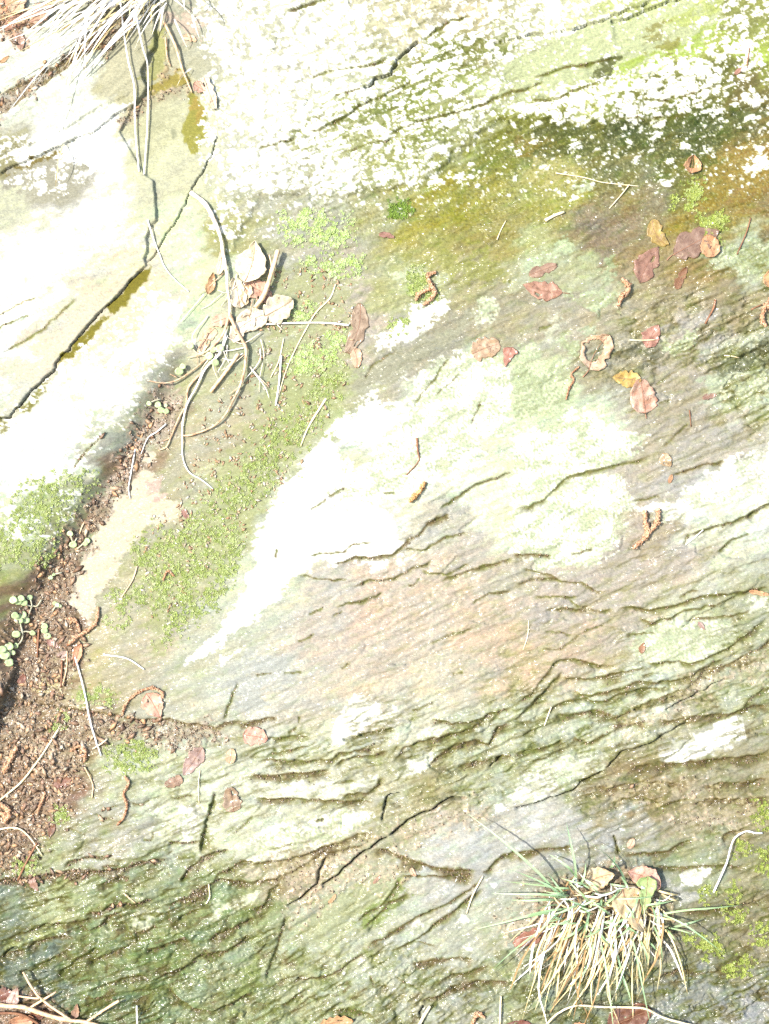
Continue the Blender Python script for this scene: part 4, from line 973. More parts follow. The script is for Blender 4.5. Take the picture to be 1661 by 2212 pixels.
def plain(name, rgb, rgb2=None, scale=160, rough=.7, spec=.3, coat=0.0, bump=.0004, bscale=700, attr=False, thin=0.0, stretch=None, vein=None):
    """two-tone mottled surface; attr: tint from the mesh; thin: share of light let through"""
    m, nt, n, l, p = mat(name)
    tc = n.new('ShaderNodeTexCoord').outputs['Object']
    vec = tc
    if stretch:
        mp = n.new('ShaderNodeMapping')
        mp.inputs['Scale'].default_value = stretch
        l.new(tc, mp.inputs['Vector'])
        vec = mp.outputs['Vector']
    f = noise(n, l, vec, scale, 4, .6, .3)
    f = remap(n, l, f, .36, .64, 0, 1)
    if attr:
        a = n.new('ShaderNodeAttribute')
        a.attribute_name = 'tint'
        c = mixc(n, l, math_node(n, l, 'MULTIPLY', f, .35), a.outputs['Color'], rgb)
    else:
        c = mixc(n, l, f, rgb, rgb2 or rgb)
    if vein:
        va = n.new('ShaderNodeAttribute')
        va.attribute_name = 'vein'
        c = mixc(n, l, math_node(n, l, 'MULTIPLY', va.outputs['Fac'], .8), c, vein)
    l.new(c, p.inputs['Base Color'])
    p.inputs['Roughness'].default_value = rough
    p.inputs['Specular IOR Level'].default_value = spec
    if coat:
        p.inputs['Coat Weight'].default_value = coat
        p.inputs['Coat Roughness'].default_value = .12
        p.inputs['Coat IOR'].default_value = 1.33
    b = n.new('ShaderNodeBump')
    b.inputs['Strength'].default_value = .7
    b.inputs['Distance'].default_value = bump
    l.new(noise(n, l, tc, bscale, 3), b.inputs['Height'])
    l.new(b.outputs['Normal'], p.inputs['Normal'])
    if thin:
        tr = n.new('ShaderNodeBsdfTranslucent')
        l.new(c, tr.inputs['Color'])
        mx = n.new('ShaderNodeMixShader')
        mx.inputs[0].default_value = thin
        l.new(p.outputs[0], mx.inputs[1])
        l.new(tr.outputs[0], mx.inputs[2])
        l.new(mx.outputs[0], n['Material Output'].inputs['Surface'])
    return m


# ------------------------------------------------------------------ object helpers
def link(o):
    scene.collection.objects.link(o)
    return o


def place(o, base):
    o.matrix_world = TILT @ Matrix.Translation(base)
    return o


def thing(name, label, cat, at, group=None):
    """an Empty at the thing's base, which parents its parts"""
    x, y = at[0], at[1]
    h = at[2] if len(at) > 2 else float(sample(HS, x, y)[0])
    base = Vector(rock_to_local(x, y, h))
    o = link(bpy.data.objects.new(name, None))
    o.empty_display_size = .01
    place(o, base)
    o['label'] = label
    o['category'] = cat
    if group:
        o['group'] = group
    return o, base


def mesh(name, verts, faces, material, smooth=True, base=None, cols=None, vein=None):
    """verts in survey units (x, y, h); base: local origin"""
    v = np.asarray(verts, np.float64)
    P = np.empty_like(v)
    P[:, 0] = (v[:, 0] - FW / 2) * K
    P[:, 1] = (FH / 2 - v[:, 1]) * K
    P[:, 2] = v[:, 2] * K
    if base is not None:
        P -= np.array(base)
    me = bpy.data.meshes.new(name)
    if isinstance(faces, np.ndarray):
        nf, nv = faces.shape
        me.vertices.add(len(P))
        me.vertices.foreach_set('co', P.astype(np.float32).ravel())
        me.loops.add(nf * nv)
        me.loops.foreach_set('vertex_index', faces.astype(np.int32).ravel())
        me.polygons.add(nf)
        me.polygons.foreach_set('loop_start', np.arange(0, nf * nv, nv, dtype=np.int32))
        me.polygons.foreach_set('loop_total', np.full(nf, nv, np.int32))
        me.update(calc_edges=True)
    else:
        me.from_pydata(P.tolist(), [], faces)
    if smooth:
        me.polygons.foreach_set('use_smooth', np.ones(len(me.polygons), bool))
    if cols is not None:
        a = me.attributes.new('tint', 'FLOAT_COLOR', 'POINT')
        c = np.ones((len(P), 4), np.float32)
        c[:, :3] = cols
        a.data.foreach_set('color', c.ravel())
    if vein is not None:
        a = me.attributes.new('vein', 'FLOAT', 'POINT')
        a.data.foreach_set('value', np.asarray(vein, np.float32))
    me.materials.append(material)
    return me


def part(name, me, parent):
    o = link(bpy.data.objects.new(name, me))
    o.parent = parent
    return o


# ------------------------------------------------------------------ the rock face
rock = link(bpy.data.objects.new('rock_face', None))
rock['kind'] = 'structure'
rock['label'] = 'wet slate rock face with cracks, ledges, moss and white lichen'
place(rock, Vector((0, 0, 0)))
rock.empty_display_size = .05
XC = (X[:-1, :-1] + X[1:, 1:]) / 2 + WX1[:-1, :-1] * .35
YC = (Y[:-1, :-1] + Y[1:, 1:]) / 2 + WY1[:-1, :-1] * .35
lab = np.full(XC.shape, 7, np.int32)
LOW = LOWTOP + [(4500, 5000), (-2600, 5000)]
BOT = BOTTOP + [(4500, 5000), (-2600, 5000)]
for i, poly in ((6, LOW), (5, BOT), (4, UPPER), (3, SLAB_C), (2, SLAB_D), (1, SLAB_B), (0, SLAB_A)):
    lab[inside(poly, XC, YC)] = i
SLAB_LABEL = {0: 'pale slab under the overhanging dry grass at upper left', 1: 'bright bleached slab with a straight diagonal crack along its lower edge', 2: 'smooth greenish slab with a dark olive damp stain', 3: 'tan and white slab below the diagonal crack',
              4: 'upper face crusted with white lichen', 5: 'crumpled green slate at the foot, glinting wet', 6: 'stepped slate ledges with earth in the joints', 7: 'broad wet brown face with pale green crusts'}
idx = np.arange(NX * NY).reshape(NY, NX)
quads = np.stack([idx[:-1, :-1], idx[1:, :-1], idx[1:, 1:], idx[:-1, 1:]], -1).reshape(-1, 4)
flat = lab.ravel()
V = np.stack([X, Y, H], -1).reshape(-1, 3)
Aflat = ALB.reshape(-1, 3)
Wflat = WETM.ravel()
for i in range(8):
    q = quads[flat == i]
    if not len(q):
        continue
    used, inv = np.unique(q, return_inverse=True)
    me = mesh('rock_slab', V[used], inv.reshape(q.shape), M['rock'])
    a = me.attributes.new('reflectance', 'FLOAT_COLOR', 'POINT')
    c = np.ones((len(used), 4), np.float32)
    c[:, :3] = Aflat[used]
    a.data.foreach_set('color', c.ravel())
    a = me.attributes.new('wetness', 'FLOAT', 'POINT')
    a.data.foreach_set('value', Wflat[used].astype(np.float32))
    o = part('rock_slab', me, rock)
    o['label'] = SLAB_LABEL[i]

# ------------------------------------------------------------------ shapes for loose things
def smooth_line(pts, n):
    """Catmull-Rom through points of any width, n samples"""
    P = np.array(pts, np.float64)
    if len(P) == 2:
        t = np.linspace(0, 1, n)[:, None]
        return P[0] * (1 - t) + P[1] * t
    Q = np.vstack([2 * P[0] - P[1], P, 2 * P[-1] - P[-2]])
    seg = np.linspace(0, len(P) - 1 - 1e-6, n)
    out = []
    for s in seg:
        i = int(s)
        t = s - i
        a, b, c, d = Q[i], Q[i + 1], Q[i + 2], Q[i + 3]
        out.append(.5 * (2 * b + (c - a) * t + (2 * a - 5 * b + 4 * c - d) * t * t + (3 * b - a - 3 * c + d) * t ** 3))
    return np.array(out)


def frames(C):
    Tn = np.gradient(C, axis=0)
    Tn /= np.linalg.norm(Tn, axis=1)[:, None] + 1e-9
    up = np.array((0, 0, 1.0))
    S = np.cross(Tn, up)
    S /= np.linalg.norm(S, axis=1)[:, None] + 1e-9
    U = np.cross(S, Tn)
    return Tn, S, U


def tube_geo(C, R, sides=7, knob=.12, seed=0):
    rs = np.random.default_rng(seed)
    Tn, S, U = frames(C)
    n = len(C)
    ang = np.linspace(0, 2 * np.pi, sides, endpoint=False)
    lowf = np.interp(np.arange(n), np.linspace(0, n, max(3, n // 5)), rs.normal(size=max(3, n // 5)))
    node = np.zeros(n)
    if knob > .07 and n > 12:
        for q in range(6, n - 4, 9):
            node[q + rs.integers(0, 3)] = .3
    rr = R[:, None] * (1 + knob * rs.normal(size=(n, sides)) * .7 + (knob * 1.1 * lowf + node * rs.random())[:, None])
    V = C[:, None, :] + rr[..., None] * (np.cos(ang)[None, :, None] * S[:, None, :] + np.sin(ang)[None, :, None] * U[:, None, :])
    V = V.reshape(-1, 3)
    F = []
    for i in range(n - 1):
        for j in range(sides):
            k = (j + 1) % sides
            F.append((i * sides + j, i * sides + k, (i + 1) * sides + k, (i + 1) * sides + j))
    F.append(tuple(range(sides))[::-1])
    F.append(tuple((n - 1) * sides + j for j in range(sides)))
    return V, F


def lie(pts, r, lift=0.0, n=None):
    """lay a line of (x, y[, extra height]) on the rock: returns centre line with heights"""
    P = [(p[0], p[1], p[2] if len(p) > 2 else 0.0) for p in pts]
    length = sum(math.hypot(b[0] - a[0], b[1] - a[1]) for a, b in zip(P[:-1], P[1:]))
    n = n or max(5, int(length / 6))
    C = smooth_line(P, n)
    g = sample(HS, C[:, 0], C[:, 1])
    k = max(1, min(5, n // 4))
    gp = np.pad(g, k, mode='edge')
    gs = np.array([gp[i:i + 2 * k + 1].mean() for i in range(n)])
    g = np.maximum(gs, g - r * .5)
    C[:, 2] = C[:, 2] * .55 + g + r * .8 + lift
    return C


def tube_part(name, parent, base, pts, r0, r1, material, lift=0.0, sides=7, knob=.12, seed=0):
    C = lie(pts, (r0 + r1) / 2, lift)
    R = np.linspace(r0, r1, len(C))
    V, F = tube_geo(C, R, sides, knob, seed)
    return part(name, mesh(name, V, F, material, True, base), parent)


def stick(name, label, cat, pts, r0, r1, material, lift=0.0, group=None, seed=0, sides=7, knob=.12, twigs=()):
    """a twig, straw or stem that is one piece, with side twigs as parts"""
    C = lie(pts, (r0 + r1) / 2, lift)
    base = Vector(rock_to_local(*C[0]))
    V, F = tube_geo(C, np.linspace(r0, r1, len(C)), sides, knob, seed)
    o = link(bpy.data.objects.new(name, mesh(name, V, F, material, True, base)))
    place(o, base)
    o['label'] = label
    o['category'] = cat
    if group:
        o['group'] = group
    for i, (p, a, b) in enumerate(twigs):
        tube_part('side_twig', o, base, p, a, b, material, lift, 6, knob, seed + i + 1)
    return o


PROFILE = {
 'ovate': [(0, .04), (.06, .42), (.15, .72), (.3, .97), (.42, 1.0), (.58, .9), (.74, .66), (.88, .34), (.96, .12), (1, .0)],
 'round': [(0, .1), (.05, .55), (.15, .86), (.35, 1.0), (.55, 1.0), (.75, .84), (.9, .5), (.97, .22), (1, .0)],
 'ivy': [(0, .2), (.05, .8), (.14, 1.0), (.22, .96), (.34, .74), (.5, .6), (.66, .5), (.8, .32), (.92, .13), (1, .0)],
 'lobed': [(0, .05), (.1, .3), (.2, .75), (.27, .5), (.36, .95), (.45, .58), (.56, 1.0), (.66, .56), (.76, .8), (.86, .42), (.95, .3), (1, 0)],
 'torn': [(0, .3), (.08, .7), (.2, .86), (.35, 1.0), (.48, .7), (.6, .92), (.75, .7), (.88, .55), (1, .2)],
}


def leaf(label, at, length, width, ang, material, shape='ovate', cup=.12, curl=.1, lift=1.5, stalk=.0, group='fallen leaves on the rock', name='leaf', cat='leaf', veins=7, hollow=None, seed=1, stiff=.6, stalk_mat=None):
    """a dead leaf: at = middle, ang = way of the tip on the page in degrees (0 right, 90 up); parts: blade, midrib, stalk"""
    rs = np.random.default_rng(seed)
    ca, sa = math.cos(math.radians(ang)), -math.sin(math.radians(ang))
    root, base = thing(name, label, cat, at, group)
    nt, ns = 25, 15
    t = np.linspace(0, 1, nt)
    pr = PROFILE[shape]
    w = np.interp(t, [p[0] for p in pr], [p[1] for p in pr]) * width / 2
    s = np.linspace(-1, 1, ns)
    def margin():
        q = rs.normal(size=nt)
        q = q * .5 + np.roll(q, 1) * .5
        m_ = 1 + .10 * q
        for _ in range(rs.integers(0, 3)):
            m_ *= 1 - rs.uniform(.12, .38) * np.exp(-((t - rs.uniform(.15, .9)) / rs.uniform(.03, .08)) ** 2)
        return m_
    jl, jr = margin(), margin()
    pits = [(rs.uniform(.2, .85), rs.uniform(-.7, .7), rs.uniform(.05, .1)) for _ in range(rs.integers(0, 2))] if min(length, width) > 25 and shape not in ('round', 'ivy') else []
    bend = .12 * rs.normal() * length
    TT, SS = np.meshgrid(t, s, indexing='ij')
    W = np.where(SS < 0, (w * jl)[:, None], (w * jr)[:, None])
    lx = (TT - .5) * length + .10 * length * (np.abs(SS) - .3) * (.5 if shape == 'ivy' else .25)
    ly = SS * W + bend * (TT - .5) ** 2 * 2
    px = at[0] + lx * ca - ly * sa
    py = at[1] + lx * sa + ly * ca
    gl = sample(HS, px.ravel(), py.ravel()).reshape(px.shape)
    plane = np.quantile(gl, .7)
    gz = gl * (1 - stiff) + plane * stiff
    gz = np.maximum(gz, gl)
    vein = np.abs(((TT * veins - np.abs(SS) * 1.6) % 1) - .5) * 2
    vmask = sstep(.80, 1.0, vein) * .6 + (np.abs(SS) < .12) * .9
    rib = -.012 * length * sstep(.5, 1.0, vein) * (1 - .3 * np.abs(SS))
    z = gz + lift + cup * width * (SS ** 2) * .6 + curl * length * np.clip(TT - .55, 0, 1) ** 2 * 2.2 + rib
    z += .021 * width * perlin(px / 14 + seed * 3.1, py / 14, seed) * 3 + (.10 * rs.normal() * SS + .10 * rs.normal() * (TT - .5)) * width * .4
    z = np.maximum(z, gl + .4)
    V = np.stack([px, py, z], -1).reshape(-1, 3)
    F = []
    for i in range(nt - 1):
        for j in range(ns - 1):
            tc_, sc_ = (t[i] + t[i + 1]) / 2, (s[j] + s[j + 1]) / 2
            if hollow is not None and hollow(tc_, sc_):
                continue
            if any(abs(sc_) > .12 and (tc_ - p_) ** 2 + ((sc_ - q_) * .45) ** 2 < r_ * r_ for p_, q_, r_ in pits):
                continue
            q = i * ns + j
            F.append((q, q + ns, q + ns + 1, q + 1))
    blade = part('blade', mesh('blade', V, F, material, True, base, vein=np.clip(vmask, 0, 1).ravel()), root)
    mod = blade.modifiers.new('thickness', 'SOLIDIFY')
    mod.thickness = .0005
    mod.offset = 1
    mid = V.reshape(nt, ns, 3)[:, ns // 2, :].copy()
    mid[:, 2] += .25
    VM, FM = tube_geo(mid[:-1], np.linspace(max(.5, width * .014), .3, nt - 1), 5, .05, seed)
    sm = stalk_mat or M['stalk']
    part('midrib', mesh('midrib', VM, FM, sm, True, base), blade)
    if stalk:
        p0 = mid[0]
        d = np.array((-ca, -sa, 0))
        side = np.array((sa, -ca, 0)) * rs.normal() * .2
        C = np.array([p0 + (d + side * k / 5) * stalk * k / 5 + np.array((0, 0, .4)) for k in range(6)])
        g = sample(HS, C[:, 0], C[:, 1])
        C[:, 2] = np.maximum(C[:, 2] * .6 + (g + .8) * .4, g + .6)
        VS, FS = tube_geo(C, np.linspace(max(.55, width * .015), max(.7, width * .02), 6), 6, .05, seed)
        part('stalk', mesh('stalk', VS, FS, sm, True, base), root)
    return root


def catkin(label, arms, r, material, seed=1, group='fallen catkins on the rock'):
    """a shed catkin: thin axis (one part per arm) set all round with little scales (one part)"""
    rs = np.random.default_rng(seed)
    root, base = thing('catkin', label, 'catkin', arms[0][0], group)
    SV, SF, tint = [], [], []
    for arm in arms:
        L = sum(math.hypot(b[0] - a[0], b[1] - a[1]) for a, b in zip(arm[:-1], arm[1:]))
        n = max(8, int(L / 1.5))
        C = lie(arm, r, .3, n)
        V, F = tube_geo(C, np.full(n, r * .55), 6, .1, seed)
        part('axis', mesh('axis', V, F, M['catkin_axis'], True, base), root)
        Tn, S, U = frames(C)
        for i in range(n):
            taper = (.72 + .38 * math.sin(i * .55 + seed) * math.sin(i * .21 + seed * 2)) * (.5 + .5 * math.sin(math.pi * min(1, max(0, (i + .8) / n))) ** .6)
            for k in range(9):
                a = 2 * math.pi * (k / 9 + .5 * (i % 2) / 9) + rs.normal() * .2
                o = math.cos(a) * S[i] + math.sin(a) * U[i]
                q = np.cross(Tn[i], o)
                c = C[i] + o * r * taper * (.7 + .55 * rs.random() ** 2) + Tn[i] * rs.normal() * .9
                sc = r * (.24 + .34 * rs.random())
                b0 = len(SV)
                SV += [c - Tn[i] * sc * .8, c + q * sc * .7, c + Tn[i] * sc * 1.0 + o * sc * .5, c - q * sc * .7, c + o * sc * (.5 + .9 * rs.random())]
                SF += [(b0, b0 + 1, b0 + 4), (b0 + 1, b0 + 2, b0 + 4), (b0 + 2, b0 + 3, b0 + 4), (b0 + 3, b0, b0 + 4)]
                col = np.array(CATK[rs.integers(len(CATK))]) * (.75 + .5 * rs.random())
                tint += [col] * 5
    o = part('scales', mesh('scales', SV, np.array(SF), material, False, base, cols=np.array(tint)), root)
    o['kind'] = 'stuff'
    return root


# ------------------------------------------------------------------ materials of loose things
def alb(r, g, b, _a=alb, f=1.55):
    return tuple(min(.82, c * f) for c in _a(r, g, b))


M['stalk'] = plain('leaf_stalk', alb(190, 142, 112), alb(160, 114, 90), 300, .6)
M['catkin_axis'] = plain('catkin_axis', alb(150, 90, 50), alb(120, 70, 40), 300, .8)
CATK = [alb(228, 188, 150), alb(216, 172, 134), alb(238, 206, 172), alb(204, 158, 122)]
M['catkin'] = plain('catkin_scales', alb(200, 120, 70), None, 500, .75, attr=True)
CATY = [alb(232, 186, 120), alb(222, 168, 104), alb(240, 204, 146)]
LC = {
 'pinkwhite': ((232, 196, 176), (204, 140, 118), .5), 'pink': ((236, 190, 166), (226, 168, 142), .3), 'tan': ((238, 212, 178), (222, 184, 142), .2), 'cream': ((250, 238, 214), (240, 218, 184), .0),
 'ochre': ((206, 176, 96), (170, 132, 66), .6), 'redbrown': ((188, 142, 120), (162, 114, 94), .6), 'darkred': ((146, 92, 72), (120, 70, 56), .5), 'purple': ((172, 136, 114), (146, 108, 90), .8), 'orange': ((228, 174, 134), (210, 150, 110), .3),
 'brown': ((168, 122, 86), (140, 96, 64), .4), 'greybrown': ((176, 152, 126), (150, 124, 98), .6), 'ivygreen': ((214, 230, 158), (196, 218, 136), .1), 'film': ((198, 170, 138), (180, 150, 116), .9), 'red': ((190, 132, 110), (160, 104, 86), .4), 'mauve': ((206, 178, 164), (178, 146, 132), .5),
}
def leaf_mat(*a, **k):
    """mottled leaf with decay spots; each leaf differs a little in hue and depth"""
    m = plain(*a, **k)
    n, l = m.node_tree.nodes, m.node_tree.links
    p = n['Principled BSDF']
    src = p.inputs['Base Color'].links[0].from_socket
    tc = n.new('ShaderNodeTexCoord').outputs['Object']
    oi = n.new('ShaderNodeObjectInfo').outputs['Random']
    sp = remap(n, l, noise(n, l, tc, 210, 4, .7, .5), .56, .66, 0, .75)
    c = mixc(n, l, sp, src, alb(112, 80, 58))
    pl = remap(n, l, noise(n, l, tc, 120, 3, .6, 1.2), .6, .7, 0, .5)
    c = mixc(n, l, pl, c, alb(232, 206, 170))
    hs = n.new('ShaderNodeHueSaturation')
    l.new(c, hs.inputs['Color'])
    l.new(remap(n, l, oi, 0, 1, .49, .52), hs.inputs['Hue'])
    l.new(remap(n, l, math_node(n, l, 'FRACT', math_node(n, l, 'MULTIPLY', oi, 7.3)), 0, 1, .82, 1.18), hs.inputs['Value'])
    l.new(hs.outputs['Color'], p.inputs['Base Color'])
    return m


for k, (c1, c2, wet) in LC.items():
    M['leaf_' + k] = leaf_mat('leaf_' + k, alb(*c1), alb(*c2), 70, .5 if wet > .3 else .65, .35, wet, .0005, 420, thin=.18, vein=alb(*(max(0, int(q * .9)) for q in c2)))
M['root'] = plain('root_bark', alb(222, 196, 162, f=2.3), alb(168, 130, 100, f=2.3), 120, .75, stretch=(1, 1, 1))
M['rootpale'] = plain('pale_root', alb(250, 240, 222, f=2.3), alb(222, 196, 164, f=2.3), 120, .7)
M['twigtan'] = plain('tan_twig', alb(236, 206, 168, f=2.3), alb(204, 164, 124, f=2.3), 150, .7)
M['twigbrown'] = plain('brown_twig', alb(172, 122, 86), alb(132, 86, 60), 160, .65, coat=.3)
M['straw'] = plain('straw', alb(246, 234, 200, f=2.3), alb(226, 204, 156, f=2.3), 90, .55, .4)
M['strawwhite'] = plain('bleached_straw', alb(252, 248, 244, f=2.3), alb(236, 226, 216, f=2.3), 90, .5, .45)
M['green_blade'] = plain('green_grass', alb(176, 204, 158, f=2.3), alb(150, 184, 132, f=2.3), 60, .45, .45, thin=.2)
M['dry_blade'] = plain('dry_grass', alb(240, 226, 176, f=2.3), alb(222, 198, 142, f=2.3), 60, .6, .35, thin=.2)
M['pale_blade'] = plain('bleached_grass', alb(250, 246, 238, f=2.3), alb(240, 228, 208, f=2.3), 60, .5, .4, thin=.15)
M['brown_blade'] = plain('brown_grass', alb(206, 168, 116), alb(180, 140, 92), 60, .6, .3, thin=.15)
M['seedling'] = plain('seedling_leaf', alb(206, 226, 170), alb(190, 216, 150), 200, .5, .4, .2, thin=.2)
M['seedling_stem'] = plain('seedling_stem', alb(222, 218, 190), alb(206, 196, 160), 200, .6)
M['moss'] = plain('moss', alb(150, 190, 60), None, 300, .65, .3, .15, attr=True, thin=.15)
M['grit'] = plain('grit', alb(140, 120, 95), None, 400, .5, .4, .5, attr=True)
M['bits'] = plain('litter_bits', alb(170, 120, 80), None, 300, .6, .3, .2, attr=True)

